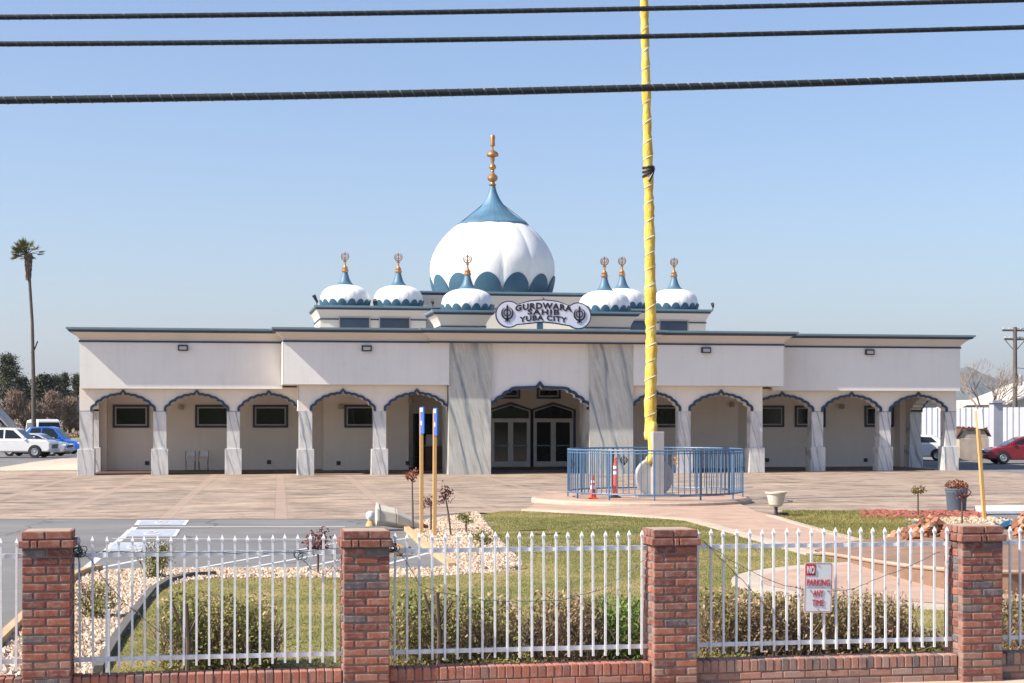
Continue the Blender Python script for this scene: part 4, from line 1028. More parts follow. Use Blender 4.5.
signpost(434.5,538,408,'right yellow wooden post with a blue plate seen edge on',radians(-83),.037,lean=radians(.2))
signpost(984.5,521,409,'leaning yellow wooden post with a grey plate by the barrel',radians(-80),.04,lean=radians(-4.2),plate='fencewhite',top=.45)
PC=G(655,478+0) ; d0=48.6
def at_d(px,d): xc=(px-512)/F*d; return (xc*cT+d*sT, -xc*sT+d*cT)
PCx,PCy=at_d(655,48.6)
qx,qy=at_d(641,48.6)
mb=MB(); pr=[(3.12,0),(3.12,.11),(3.08,.15)]; mb.lathe(pr,72,(qx,qy,0)); struct('flagpole_pad',mb,'pink')
mb=MB(); mb.lathe([(3.14,0),(3.14,.10),(3.11,.13),(3.05,.13)],72,(qx,qy,0),cap=False); struct('pad_kerb',mb,'kerb')
RL=empty('circular_railing',(PCx,PCy,.15),'round blue metal railing with gold emblems around the flagpole base','railing')
R_=2.49; ang=np.linspace(0,2*pi,73)[:-1]
for z,r in ((1.36,.026),(1.28,.015),(.16,.022)):
    mb=MB(); mb.tube([(R_*cos(a),R_*sin(a),z) for a in ang],r,6,closed=True); mb.build('rail','blue',RL)
proto=None
for k in range(92):
    a=2*pi*k/92
    if proto is None: mb=MB(); mb.box(-.011,.011,-.011,.011,.16,1.36); proto=o=mb.build('baluster','blue',RL)
    else: o=proto.copy(); COL.objects.link(o); o.parent=RL
    o.location=(R_*cos(a),R_*sin(a),0); o.rotation_euler.z=a
proto=None
for k in range(12):
    a=2*pi*(k+.5)/12
    if proto is None: mb=MB(); mb.box(-.019,.019,-.019,.019,0,1.37); proto=o=mb.build('post','blue',RL)
    else: o=proto.copy(); COL.objects.link(o); o.parent=RL
    o.location=(R_*cos(a),R_*sin(a),0); o.rotation_euler.z=a
for px,rear in ((684,True),(629,True),(571,False),(739,False)):
    s=(px-655)/87.0; s=max(-.985,min(.985,s)); al=math.asin(s)  # angle across the circle
    v=Vector((cT*s*R_ + sT*cos(al)*R_*(1 if rear else -1)*1.0, -sT*s*R_+cT*cos(al)*R_*(1 if rear else -1), 0))
    mb=MB(); khanda(mb,0,0,0,.17,.03); o=mb.build('emblem','gold' if px==684 else 'black',RL); o.location=(v.x*.985,v.y*.985,.98 if rear else .95)
    o.rotation_euler.z = math.atan2(v.y,v.x)+pi/2
# flagpole
FP=empty('flagpole',(PCx,PCy,.15),'tall flagpole wrapped in yellow cloth standing in the blue railing','flagpole')
def pole_pt(y): 
    px={0:(646.5),}.get(y)
    return None
tab=[(462,650.5,4),(452,651,5),(440,652.8,5.7),(425,653,5.9),(405,652.5,6.2),(385,653,5.8),(350,653.6,5.7),(300,652.8,5.5),(200,651.3,4.9),(100,648.8,4.3),(0,646.4,3.9),(-160,642.5,3.2),(-300,639.5,2.6)]
pp=[];rr=[]
yrs=np.linspace(440,-300,150)
ty=[t[0] for t in tab][::-1]; tx=[t[1] for t in tab][::-1]; tr=[t[2] for t in tab][::-1]
R=random.Random(5); sc2=48.6/F
for y in yrs:
    px=float(np.interp(y,ty,tx)); r=float(np.interp(y,ty,tr)); xo=(px-655)*sc2; z=CH+(HOR-y)*sc2-.15
    pp.append((xo*cT,-xo*sT+.25,z)); rr.append(r*sc2*(1+.07*sin(y*.22)+.05*sin(y*.61+1)+.05*sin(y*.09)+R.uniform(-.05,.05)))
mb=MB(); mb.tube(pp,rr,14); mb.build('cloth_wrap','yellow',FP,smooth='all')
mb=MB(); mb.tube([(0,.25,0),(pp[0][0],.25,pp[0][2]+.2)],.09,12); mb.build('pole_foot','granite',FP)
# spiral cord
mb=MB(); cp=[]
for i in range(0,900):
    t=i/899*(len(pp)-1); k=int(t); k2=min(k+1,len(pp)-1); f=t-k
    p=Vector(pp[k])*(1-f)+Vector(pp[k2])*f; r=(rr[k]*(1-f)+rr[k2]*f)*1.03+.002; a=i*.30+1.3*sin(i*.021)+.8*sin(i*.057)
    cp.append((p.x+r*cos(a),p.y+r*sin(a),p.z))
mb.tube(cp,.010,4); mb.build('cord','white',FP)
p=Vector(pp[int((440-170)/740*149)]); mb=MB()
for dz,ti in ((.16,.1),(.08,.5),(-.0,.9)):
    mb.tube([(p.x+.155*cos(a),p.y+.155*sin(a),p.z+dz+ti*.12*cos(a)) for a in np.linspace(0,2*pi,17)[:-1]],.035,6,closed=True)
mb.tube([(p.x+.14,p.y-.08,p.z+.12),(p.x+.08,p.y-.15,p.z-.05),(p.x-.03,p.y-.16,p.z-.25)],.045,6); mb.build('black_tie','black',FP)
# gathered cloth at the foot
mb=MB(); mb.tube([(-.20,-.20,.93),(-.22,-.20,1.02),(-.19,-.2,1.12),(-.17,-.18,1.2),(-.15,-.12,1.4),(-.10,.0,1.75),(pp[0][0],.2,2.05)],[.03,.12,.12,.06,.075,.12,.19],10); mb.build('gathered_cloth','yellow',FP,smooth='all')
BS=empty('flagpole_plinth',(PCx,PCy,.15),'grey granite plinth with upright round slabs at the foot of the flagpole','plinth')
def disc(mb,cx,cz,r,y0,y1,n=32): mb.slab([(cx+r*cos(a),cz+r*sin(a)) for a in np.linspace(0,-2*pi,n,endpoint=False)],y0,y1)
mb=MB(); mb.box(-.15,.18,-.36,-.06,0,1.86); mb.build('pillar_block','granite',BS,bevel=.015)
mb=MB(); disc(mb,-.03,.56,.55,-.10,.16); mb.build('round_slab','granite',BS,bevel=.03)
mb=MB(); mb.box(-.62,.62,-.42,.3,0,.08); mb.build('footing','granite',BS,bevel=.01)
# cones
def cone(px,yb,label,cat,tall):
    x,y=at_d(px,48.0 if tall else 47.4); P=empty('traffic_cone' if not tall else 'delineator_post',(x,y,.15),label,cat)
    if not tall: P.scale=(.72,.72,.98)
    if not tall:
        mb=MB(); mb.box(-.17,.17,-.17,.17,0,.035); mb.build('base','orange',P,bevel=.01)
        mb=MB(); mb.lathe([(.13,.035),(.035,.66),(.02,.68)],20); mb.build('cone','orange',P,smooth=True)
        for a,b in ((.28,.38),(.45,.52)): mb=MB(); mb.lathe([(.134-.145*a+.012,a),(.134-.145*b+.012,b)],20,cap=False); mb.build('reflective_collar','reflect',P)
    else:
        mb=MB(); mb.lathe([(.16,0),(.16,.03),(.07,.06),(.06,.1)],20); mb.build('base','black',P)
        mb=MB(); mb.lathe([(.065,.06),(.055,.95),(.03,1.05),(.04,1.12),(.02,1.15)],16); mb.build('tube','orange',P,smooth=True)
        for a,b in ((.66,.75),(.82,.90)): mb=MB(); mb.lathe([(.066,a),(.064,b)],16,cap=False); mb.build('reflective_collar','reflect',P)
cone(593,494,'orange traffic cone with white bands inside the blue railing','traffic cone',False)
cone(615.5,494,'tall slim orange delineator post inside the blue railing','delineator',True)

# ================================================================ SMALL THINGS ON THE LOT
x,y=G(776,517,0); P=empty('planter_bowl',(x,y,0),'tan bowl planter on a short stem beside the path','planter'); P.scale=(.85,.85,.9)
mb=MB(); mb.lathe([(.12,.28),(.20,.34),(.27,.62),(.31,.64),(.31,.68),(.26,.68),(.22,.5),(.0,.45)],24,cap=False); mb.build('bowl','plastic',P,smooth=True)
mb=MB(); mb.lathe([(.16,0),(.15,.04),(.05,.08),(.05,.26),(.12,.29)],16); mb.build('stem','fixture',P,smooth=True)
mb=MB(); mb.box(.05,.35,-.08,.08,.02,.12); mb.build('spill_tray','fixture',P,bevel=.02)
x,y=G(956.5,512.5,0); P=empty('barrel',(x,y,0),'grey blue plastic barrel holding dried red leaves','barrel')
mb=MB(); mb.lathe([(.22,0),(.23,.03),(.265,.50),(.28,.52),(.28,.56),(.295,.57),(.295,.61),(.27,.62),(.25,.5),(0,.5)],28,cap=False); mb.build('tub','barrel',P,smooth=True)
mb=MB(); mb.tube([(.27,-.1,.58),(.34,-.12,.52),(.29,-.1,.44)],.016,6); mb.build('handle','barrel',P)
C=blob((0,0,.66),.30,600,.6); tag(quads('dried_plant',C,.07,RNG.random(600),'leaf_rust',None,.6,loc=(x,y,0)),'rust coloured dried plant filling the grey blue barrel','plant')
# toppled pale planter behind the second pillar
def rot_frame(P,yaw,pitch): P.rotation_euler=(0,pitch,yaw)
x,y=G(377,530.5,0); P=empty('toppled_planter',(x,y,.0),'pale tapered plastic planter toppled on the asphalt','planter')
def frustum(mb,x0,x1,r0,r1,z0,z1,n=4):
    vs=[]
    for X,r,z in ((x0,r0,z0),(x1,r1,z1)):
        for k in range(n): a=2*pi*(k+.5)/n; vs.append((X,r*cos(a)*1.2,z+r*sin(a)*1.2))
    mb.add(vs,[(k,(k+1)%n,n+(k+1)%n,n+k) for k in range(n)]+[tuple(range(n))[::-1],tuple(range(n,2*n))])
mb=MB(); frustum(mb,.02,.40,.19,.18,.34,.26,6); frustum(mb,.40,.95,.18,.07,.26,.08,6); mb.build('body','plastic',P,bevel=.02)
mb=MB(); frustum(mb,-.02,.04,.215,.215,.345,.335,6); mb.build('collar','plastic',P,bevel=.01)
mb=MB(); frustum(mb,.95,1.10,.07,.04,.08,.05,6); mb.build('spout','brown',P)
x,y=G(370.5,526,0); P=empty('lamp_globe',(x,y,.0),'small white globe lamp lying left of the toppled planter','lamp')
mb=MB(); mb.lathe([(.01,.12),(.06,.13),(.10,.19),(.105,.25),(.08,.31),(.01,.34)],16); mb.build('globe','white',P,smooth=True)
mb=MB(); mb.lathe([(.11,0),(.10,.04),(.06,.12)],14); mb.build('foot','orangeyellow',P,smooth=True) if False else mb.build('foot','wood',P,smooth=True)
x,y=G(398,556,0); P=empty('fallen_object',(x,y,0),'small orange and black object lying on the asphalt behind the fence','lamp')  # unidentified item with an orange body and black bracket
mb=MB(); mb.lathe([(.01,-.1),(.08,-.08),(.11,0),(.08,.08),(.01,.1)],14); mb.v=[(c,b,a+.1) for a,b,c in mb.v]; mb.build('shade','wood',P,smooth=True)
mb=MB(); mb.tube([(.08,0,.1),(.2,0,.14),(.26,.02,.05)],.03,6); mb.build('bracket','black',P)
x,y=G(1003,514,0); P=empty('fallen_sign',(x,y,.0),'white rectangular board lying flat behind the leaning post','board')
mb=MB(); mb.add([(-.75,-.3,.02),(.55,-.3,.02),(.8,.3,.02),(-.6,.3,.02),(-.75,-.3,.1),(.55,-.3,.1),(.8,.3,.2),(-.6,.3,.2)],[(0,3,2,1),(4,5,6,7),(0,1,5,4),(1,2,6,5),(2,3,7,6),(3,0,4,7)]); mb.build('board','white',P,bevel=.01)
mb=MB(); mb.tube([(-.6,.28,.02),(-.6,.28,.12)],.03,5); mb.build('foot','fixture',P)
# red mulch strip & rubble
def rock(mb,c,r,seed,flat=.7):
    R=random.Random(seed); import mathutils
    bm_v=[(1,0,0),(-1,0,0),(0,1,0),(0,-1,0),(0,0,1),(0,0,-1)]
    phi=(1+5**.5)/2; V=[Vector(v).normalized() for v in [(-1,phi,0),(1,phi,0),(-1,-phi,0),(1,-phi,0),(0,-1,phi),(0,1,phi),(0,-1,-phi),(0,1,-phi),(phi,0,-1),(phi,0,1),(-phi,0,-1),(-phi,0,1)]]
    Fc=[(0,11,5),(0,5,1),(0,1,7),(0,7,10),(0,10,11),(1,5,9),(5,11,4),(11,10,2),(10,7,6),(7,1,8),(3,9,4),(3,4,2),(3,2,6),(3,6,8),(3,8,9),(4,9,5),(2,4,11),(6,2,10),(8,6,7),(9,8,1)]
    mb.add([(c[0]+v.x*r*R.uniform(.75,1.25),c[1]+v.y*r*R.uniform(.75,1.25),c[2]+v.z*r*flat*R.uniform(.75,1.2)) for v in V],Fc,R.random())
mb=MB(); R=random.Random(3)
for i in range(420):
    x,y=G(R.uniform(862,985),R.uniform(512,519)); rock(mb,(x,y,.03),R.uniform(.03,.12),i,.5)
tag(mb.build('mulch','hose'),'reddish mulch spread along the edge of the right lawn','mulch',kind='stuff')
def rubble(x0,x1,yb0,yb1,n,label,seed,zmax=.55):
    R=random.Random(seed); px=(x0+x1)/2; cx,cy=G(px,(yb0+yb1)/2); mb=MB()
    for i in range(n):
        u=R.random(); x,y=G(x0+(x1-x0)*u,R.uniform(yb0,yb1)); r=R.uniform(.03,.10)*(1 if R.random()<.9 else 1.7); hgt=zmax*(1-abs(u-.55)*1.6)*R.random()
        rock(mb,(x-cx,y-cy,max(.05,hgt)),r,seed*1000+i,.8)
    mb.box(-.95,.95,-.6,.6,0,.06,.2); o=mb.build('rubble_heap','terracotta',None,(cx,cy,.0)); tag(o,label,'rubble')
rubble(886,962,541,556,800,'orange terracotta rubble heap left of the rightmost pillar',5)
rubble(1000,1050,541,560,700,'orange terracotta rubble heap right of the rightmost pillar',6,.7)
for px,py,w,z,lb in ((925,545,.55,.36,'crumpled blue tarp on the left rubble heap'),(1022,546,.9,.40,'crumpled blue tarp on the right rubble heap')):
    x,y=G(px,py); mb=MB(); N=8; vs=[(w*(i/N-.5),.5*(j/N-.5),z+.10*sin(i*2.1+j)+.08*cos(j*1.7-i)-.2*abs(j/N-.5)) for i in range(N+1) for j in range(N+1)]
    mb.add(vs,[(i*(N+1)+j,(i+1)*(N+1)+j,(i+1)*(N+1)+j+1,i*(N+1)+j+1) for i in range(N) for j in range(N)]); tag(mb.build('tarp','tarp',None,(x,y,0)),lb,'tarp')
R=random.Random(9)
for px,py in ((922,549),(940,551)):
    x,y=G(px,py); mb=MB(); mb.box(-.3,.3,-.1,.1,0,.16); mb.build('b','terracotta') if False else None
# ================================================================ OVERHEAD CABLES
def cablewire(label,a,m,b,Yd,r):
    P=[]
    for i in range(-20,45):
        px=i/24*1024; t=px/1024
        y=a*(1-t)*(1-2*t)+4*m*t*(1-t)+b*t*(2*t-1)
        P.append((PXX(px,Yd),Yd,PZ(px,y,Yd)))
    w=empty('overhead_cable',P[len(P)//2],label,'cable','overhead cables'); c=P[len(P)//2]
    Q=[(p[0]-c[0],0,p[2]-c[2]) for p in P]
    mb=MB(); mb.tube(Q,r,8); mb.build('cable','wirewrap',w,smooth='all')
    mb=MB(); cp=[]; L=len(Q)-1
    for i in range(2600):
        t=i/2599*L; k=min(int(t),L-1); f=t-k; p=Vector(Q[k])*(1-f)+Vector(Q[k+1])*f; q=i*.55; cp.append((p.x,r*1.02*cos(q),p.z+r*1.02*sin(q)))
    mb.tube(cp,r*.13,4,cap=False); mb.build('lashing_wire','lash',w)
M['lash']=mat('lashing_wire',(.10,.11,.11),.5,.1,metal=.3)
cablewire('topmost black overhead cable crossing the sky',17.2,11,0,11.5,.0175)
cablewire('middle black overhead cable crossing the sky',44.0,38.8,27.3,11.5,.0175)
cablewire('lowest and thickest black overhead cable crossing the sky',100.3,91.2,76.3,11.2,.0245)
# ================================================================ VEHICLES
def vehicle(name,loc,rz,label,cat,m,L,W,H,side,cabin,win,wheels,wr,group=None):
    """side: body outline (x,z) up to the belt; cabin: greenhouse outline (x,z); win: list of side pane outlines"""
    P=empty(name,loc,label,cat,group,rz)
    mb=MB()
    # lofted body: narrow slightly at ends and above
    n=len(side); secs=[(-1,.90),(-.93,1.0)]
    ys=[-W/2,-W/2+.06,W/2-.06,W/2]; ins=[.05,0,0,.05]
    vs=[]; cxm=sum(p[0] for p in side)/n; czm=sum(p[1] for p in side)/n
    for y,i in zip(ys,ins):
        for x,z in side: vs.append((x+(i if x<cxm else -i)*(1 if abs(x-cxm)>L*.3 else 0), y, z-(i if z>czm else -i)))
    fs=[tuple(range(n))]+[tuple(range(3*n,4*n))[::-1]]+[(j*n+k,(j+1)*n+k,(j+1)*n+(k+1)%n,j*n+(k+1)%n) for j in range(3) for k in range(n)]
    fs=[f[::-1] for f in fs]; mb.add(vs,fs); mb.build('body',m,P,bevel=.03,seg=2)
    def cab(off_y,top_in,pts):
        z0=min(p[1] for p in pts); z1=max(p[1] for p in pts); out=[]
        for sgn in (-1,1):
            for x,z in pts:
                t=(z-z0)/(z1-z0); out.append((x,sgn*(W/2-off_y-top_in*t),z))
        k=len(pts); return out,[tuple(range(k))[::-1],tuple(range(k,2*k))]+[(i,(i+1)%k,k+(i+1)%k,k+i) for i in range(k)]
    mb=MB(); mb.add(*cab(.08,.16,cabin)); mb.build('cabin',m,P,bevel=.03)
    z0=min(p[1] for p in cabin); z1=max(p[1] for p in cabin)
    for w in win:
        for sgn in (-1,1):
            mb=MB(); pts=[(x,sgn*(W/2-.08-.16*(z-z0)/(z1-z0)+.006),z) for x,z in w]; mb.add(pts,[tuple(range(len(w)))]); mb.build('side_window','darkglass',P)
    # windscreens: offset copies of the first and last sloping cabin faces
    for a,b in ((cabin[0],cabin[1]),(cabin[-1],cabin[-2])):
        mb=MB(); d=Vector((b[0]-a[0],b[1]-a[1])); nr=Vector((-d.y,d.x)).normalized(); 
        if (nr.x>0)!=(a[0]>cxm): nr=-nr
        A=Vector(a)+d*.1+nr*.008; Bq=Vector(a)+d*.86+nr*.008; ya=W/2-.15; yb=W/2-.27
        mb.add([(A.x,-ya,A.y),(A.x,ya,A.y),(Bq.x,yb,Bq.y),(Bq.x,-yb,Bq.y)],[(0,1,2,3)]); mb.build('windscreen','darkglass',P)
    for x in wheels:
        for sgn in (-1,1):
            a=MB(); a.lathe([(wr+.05,-.03),(wr+.05,.03)],20); a.v=[(p[0]+x,sgn*(W/2+.0)+p[2]*.3,p[1]+wr) for p in a.v]; a.v=[(p[0],p[1],max(p[2],.25)) for p in a.v]; a.build('wheel_arch','black',P)
            t=MB(); t.lathe([(wr*.62,-.11),(wr*.96,-.11),(wr,-.07),(wr,.07),(wr*.96,.11),(wr*.62,.11)],24); t.v=[(p[0]+x,sgn*(W/2-.06)+p[2],p[1]+wr) for p in t.v]; T_=t.build('wheel','tyre',P,smooth=True)
            r=MB(); r.lathe([(wr*.6,0),(wr*.55,.02),(wr*.2,-.01),(.05,.02)],14); r.v=[(p[0]+x,sgn*(W/2-.06+.112)+sgn*p[2],p[1]+wr) for p in r.v]; r.build('rim','rim',T_)
    xf=max(p[0] for p in side); xr_=min(p[0] for p in side); zb=max(z for x,z in side)
    for sgn in (-1,1):
        h=MB(); h.box(xf-.22,xf+.012,sgn*(W/2-.22)-.17,sgn*(W/2-.22)+.185+.0,zb*.62,zb*.76); h.build('headlight','chrome',P,bevel=.03)
        h=MB(); h.box(xr_-.012,xr_+.1,sgn*(W/2-.15)-.12,sgn*(W/2-.15)+.13,zb*.66,zb*.84); h.build('tail_light','redlamp',P,bevel=.02)
        h=MB(); h.box(.35*L*.5,.35*L*.5+.12,sgn*(W/2+.06)-.06,sgn*(W/2+.06)+.06,zb+.02,zb+.16); h.build('wing_mirror',m,P,bevel=.02)
    h=MB(); h.box(xf-.05,xf+.07,-W/2+.08,W/2-.08,.32,.52); h.build('front_bumper','alu' if m in('carwhite','carsilver') else m,P,bevel=.03)
    h=MB(); h.box(xf-.02,xf+.03,-W*.28,W*.28,.56,zb*.72); h.build('grille','black',P)
    return P
def sedan(loc,rz,label,m,cat='car',group=None,name='parked_car',tall=0):
    L=4.5;W=1.76
    side=[(-2.2,.35),(-2.25,.6),(-2.2,.95),(-1.5,1.0+tall*.1),(.9,.97+tall*.1),(1.75,.84+tall*.12),(2.18,.66),(2.25,.45),(2.15,.25),(1.8,.22),(-1.8,.22)][::-1]
    h=1.44+tall
    cabin=[(-1.95,.96),(-1.15,h-.05),(-.6,h),(.1,h),(.45,h-.06),(1.25,.94)]
    win=[[(-1.35,1.02),(-1.02,h-.12),(-.42,h-.09),(-.42,1.02)],[(-.34,1.02),(-.34,h-.09),(.14,h-.10),(.40,h-.16),(.95,1.02)]]
    return vehicle(name,loc,rz,label,cat,m,L,W,h,side,cabin,win,(-1.35,1.35),.32,group)
def pickup(loc,rz,label,m,name='pickup_truck',suv=True):
    side=[(-2.5,.45),(-2.55,.7),(-2.5,1.12),(1.1,1.12),(2.3,1.05),(2.5,.9),(2.52,.5),(2.4,.36),(-2.3,.36)][::-1]
    h=1.80; cabin=[(-2.42,1.08),(-2.25,h-.04),(-1.2,h),(.0,h),(.35,h-.05),(1.15,1.08)]
    win=[[(-2.2,1.16),(-2.1,h-.13),(-1.3,h-.11),(-1.3,1.16)],[(-1.18,1.16),(-1.18,h-.11),(-.35,h-.11),(-.35,1.16)],[(-.25,1.16),(-.25,h-.11),(.22,h-.15),(.80,1.16)]]
    return vehicle(name,loc,rz,label,'vehicle',m,5.0,1.85,h,side,cabin,win,(-1.55,1.6),.37)
def at(px,yb): return (*G(px,yb),0.0)
x,y=G(8,458.0); pickup((x+.25,y+.6,.01),radians(-12),'white utility vehicle parked at the far left, nearest of the row','carwhite')
x,y=G(42,456.6); sedan((x-.55,y+1.5,.01),radians(-14),'silver car parked between the white vehicle and the blue one','carsilver')
x,y=G(53,454.4); sedan((x-.3,y+1.2,.01),radians(-10),'bright blue car parked beside the temple corner','carblue',tall=.38)
x,y=G(40,450.5); v=vehicle('camper_van',(x+.2,y+1,.01),radians(-72),'white van with a raised roof behind the blue car','van','carwhite',5,2.0,2.3,
   [(-2.4,.4),(-2.4,1.3),(1.6,1.3),(2.3,1.1),(2.4,.5),(2.2,.35)][::-1],[(-2.3,1.28),(-2.25,2.2),(-1.0,2.3),(1.0,2.3),(1.5,2.2),(1.9,1.28)],[[(-2.0,1.5),(-2.0,2.05),(.2,2.05),(.2,1.5)],[(.4,1.4),(.4,2.05),(1.1,2.05),(1.5,1.4)]],(-1.5,1.5),.36)
x,y=G(1013,464.5); sedan((x+1.15,y+.9,.01),radians(180-13),'dark red car parked in front of the white slatted fence','carred')
x,y=G(926,461); sedan((x-.3,y+1,.01),radians(90+62),'white car seen through the last arch of the arcade','carwhite')
mb=MB()
for a,b in ((965,995),(1000,1022)):
    x,y=G(a,468); mb.box(x,x+1.6,y,y+.15,.01,.11)
# ================================================================ RIGHT BACKGROUND
def slatfence():
    a=Vector((*at_d(922,108),0)); b=Vector((*at_d(1070,100),0)); d=(b-a); L=d.length; ang_=math.atan2(d.y,d.x)
    P=empty('slatted_fence',a,'tall white slatted fence along the right parking lot','fence',rz=ang_)
    n=int(L/.42); 
    for i in range(n):
        mb=MB(); mb.box(i*.42,i*.42+.33,-.03,.03,.3,3.05); mb.build('board','fencewhite',P)
        mb=MB(); mb.box(i*.42+.33,i*.42+.42,.0,.03,.3,3.0); mb.build('gap_shade_strip','fence_gap_shade',P)  # grey strip stands in for the shade between the boards
    for z in (.45,2.9): mb=MB(); mb.box(0,L,.03,.1,z,z+.1); mb.build('rail','fencewhite',P)
M['fence_gap_shade']=mat('fence_shadow_board',(.20,.23,.28),.8,.1)
slatfence()
def gate_post(px,yt,yb,d,label):
    x,y=at_d(px,d); H=CH+(HOR-yt)*d/F; P=empty('gate_pier',(x,y,0),label,'pier'); mb=MB(); mb.box(-.3,.3,-.3,.3,0,H); mb.build('shaft','fencewhite',P,bevel=.03); mb=MB(); mb.box(-.4,.4,-.4,.4,H,H+.15); mb.build('cap','fencewhite',P)
gate_post(996,403,450,99,'broad white pier in the slatted fence beside the pole')
# stone kiosk with shaggy dark roof
x,y=at_d(971,97); P=empty('stone_hut',(x,y,0),'small stone block hut with a dark ragged roof before the slatted fence','hut',rz=radians(-8))
P.scale=(.62,.62,1.0)
mb=MB(); mb.box(-1.35,1.35,-.9,.9,0,1.25); mb.slab([(-1.35,1.25),(1.35,1.25),(1.0,1.7),(-1.0,1.7)][::-1],-.85,.85); mb.build('wall','kerb',P,bevel=.03)
mb=MB(); mb.slab([(-1.6,1.35),(-1.15,1.85),(1.15,1.85),(1.6,1.35),(1.0,1.72),(-1.0,1.72)],-1.0,1.0); mb.build('roof','brown',P)
mb=MB(); R=random.Random(2)
for i in range(60): rock(mb,(R.uniform(-1.3,1.3),R.uniform(-.9,.9),1.88-abs(R.uniform(-.05,.25))),R.uniform(.05,.14),i)
mb.build('dry_thatch','brown',P)
def barn(px,yt,ye,wpx,d,label,rz=0,yb=440,dep=4):
    x,y=at_d(px,d); s=d/F; w=wpx*s; He=CH+(HOR-ye)*s; Hr=CH+(HOR-yt)*s
    P=empty('house',(x,y,0),label,'house',rz=rz); mb=MB(); mb.box(-w/2,w/2,-dep,dep,0,He); mb.slab([(-w/2,He),(w/2,He),(0,Hr-.1)][::-1],-dep,dep); W=mb.build('wall','housewall',P)
    mb=MB()
    for s_ in (-1,1): mb.slab([(0,Hr),(s_*(w/2+.5),He-.25),(s_*(w/2+.5),He-.1),(0,Hr+.18)][::(-1 if s_>0 else 1)],-dep-.5,dep+.5)
    mb.build('roof','houseroof',P)
    mb=MB(); mb.box(-.6,.6,-dep-.04,-dep,1,2.2); f=mb.build('window','darkglass',P); mb=MB(); mb.box(-.7,.7,-dep-.03,-dep,.9,1.0); mb.build('sill','white',f)
barn(972,402,412,46,150,'low house with a pale hipped roof beyond the slatted fence')
barn(1040,383,402,110,145,'white gabled house behind the utility pole at the right edge')
barn(915,398,408,40,160,'white shed seen through the last arch')
barn(-15,398,424,40,125,'cream gabled house at the left edge behind the parked cars',dep=2.5)
# utility pole
x,y=at_d(1015,125); s=125/F; H=CH+(HOR-327)*s; P=empty('utility_pole',(x,y,0),'grey wooden utility pole with crossarms at the right edge','utility pole')
mb=MB(); mb.tube([(0,0,0),(0,0,H)],[.20,.14],10); mb.build('pole','utility',P)
for z,w in ((H-.25,1.0),(H-.9,.85)):
    mb=MB(); mb.box(-w,w,-.06,.06,z-.07,z+.07); a=mb.build('crossarm','utility',P)
    mb=MB()
    for k in (-.9,-.45,.45,.9): mb.lathe([(.05,.07),(.07,.12),(.04,.2)],8,(k*w,0,z))
    mb.build('insulator','alu',a)
mb=MB(); mb.tube([(-.75,0,H-1.0),(0,0,H-1.8)],.03,5); mb.tube([(.75,0,H-1.0),(0,0,H-1.8)],.03,5); mb.build('brace','utility',P)
mb=MB(); mb.lathe([(.18,0),(.2,.05),(.2,.75),(.15,.8)],12,(.38,0,H-4.3)); mb.build('transformer','alu',P)
for k,(z,zz) in enumerate(((H-.1,2.6),(H-.75,1.6),(H-3.0,.4))):
    mb=MB(); mb.tube([(t*60,8*t,z+zz*t*2-3.0*4*t*(1-t)*.35) for t in np.linspace(0,1,16)],.02,4); mb.build('line_wire','black',P)
# trees
def baretree(px,yb,yt,d,label,seed,spread=.55,m='twiglight',depth=6,r=.22,trunk=.25,name='bare_tree',group=None):
    x,y=at_d(px,d); H=CH+(HOR-yt)*d/F; R=random.Random(seed); P=empty(name,(x,y,0),label,'tree',group)
    mb=MB(); mb.tube([(0,0,0),(.05,0,H*trunk*.5),(0,0,H*trunk)],[r*1.2,r,r*.95],8); mb.build('trunk','twig',P)
    mb=MB(); 
    for _ in range(6): branchy(mb,Vector((0,0,H*trunk)),Vector((R.uniform(-1,1),R.uniform(-1,1),R.uniform(.6,1.5))).normalized(),H*.24,r*.4,depth-2,spread,R)
    mb.build('crown',m,P); return P
baretree(984,436,376,112,'pale bare tree with fine twigs beyond the slatted fence',3,.8,'twigpale',depth=7,r=.20,trunk=.45)

def clumptree(px,yt,wpx,d,label,m,N,seed,kind='conifer',leaf=.5,name='tree',group=None,base=0):
    x,y=at_d(px,d); s=d/F; H=CH+(HOR-yt)*s; W=wpx*s/2; P=empty(name,(x,y,0),label,'tree',group); R=np.random.default_rng(seed)
    mb=MB(); mb.tube([(0,0,0),(0,0,H*.9)],[W*.09+.1,.06],7); mb.build('trunk','twig',P)
    K=int(60+H*8); cl=[]
    for k in range(K):
        t=R.random()**(1.0 if kind=='conifer' else 1); z=H*(.10+.88*t) if kind=='conifer' else H*(.22+.72*t)
        rr=W*((1-t)**.85*(.45+.65*R.random())) if kind=='conifer' else W*sqrt(max(0,1-(2*t-1)**2*.9))*(.3+.75*R.random())
        a=R.uniform(0,2*pi); cl.append((rr*cos(a),rr*sin(a),z-.12*rr,rr))
    cl=np.array(cl); j=R.integers(0,K,N); sg=(.07 if kind=='conifer' else .11)*W+.10
    # along the branch from the trunk out to the tip
    f=R.random(N)**.55; C=cl[j,:3]*np.stack([f,f,np.ones(N)],1)+R.normal(size=(N,3))*sg*[1,1,.6]; C[:,2]+= (1-f)*cl[j,3]*.15
    rnd=np.clip(R.random(K)[j]*.6+R.normal(size=N)*.15+.2,0,1)
    if m=='brownbush':
        dd=C-np.array([0,0,H*.15]); dd/=np.linalg.norm(dd,axis=1)[:,None]; dd+=R.normal(size=(N,3))*.45; quads('crown',C,R.uniform(.8,2.0,N)*leaf,rnd,m,P,.09,dirs=dd)
    else: quads('crown',C,R.uniform(.5,1.3,N)*leaf,rnd,m,P,.5)
    return P
clumptree(8,355,84,250,'tall pointed dark conifer at the left edge','conifer',15000,1,leaf=.30)
clumptree(23,378,40,255,'broad dark conifer just left of the palm trunk','conifer',8000,2,leaf=.36)
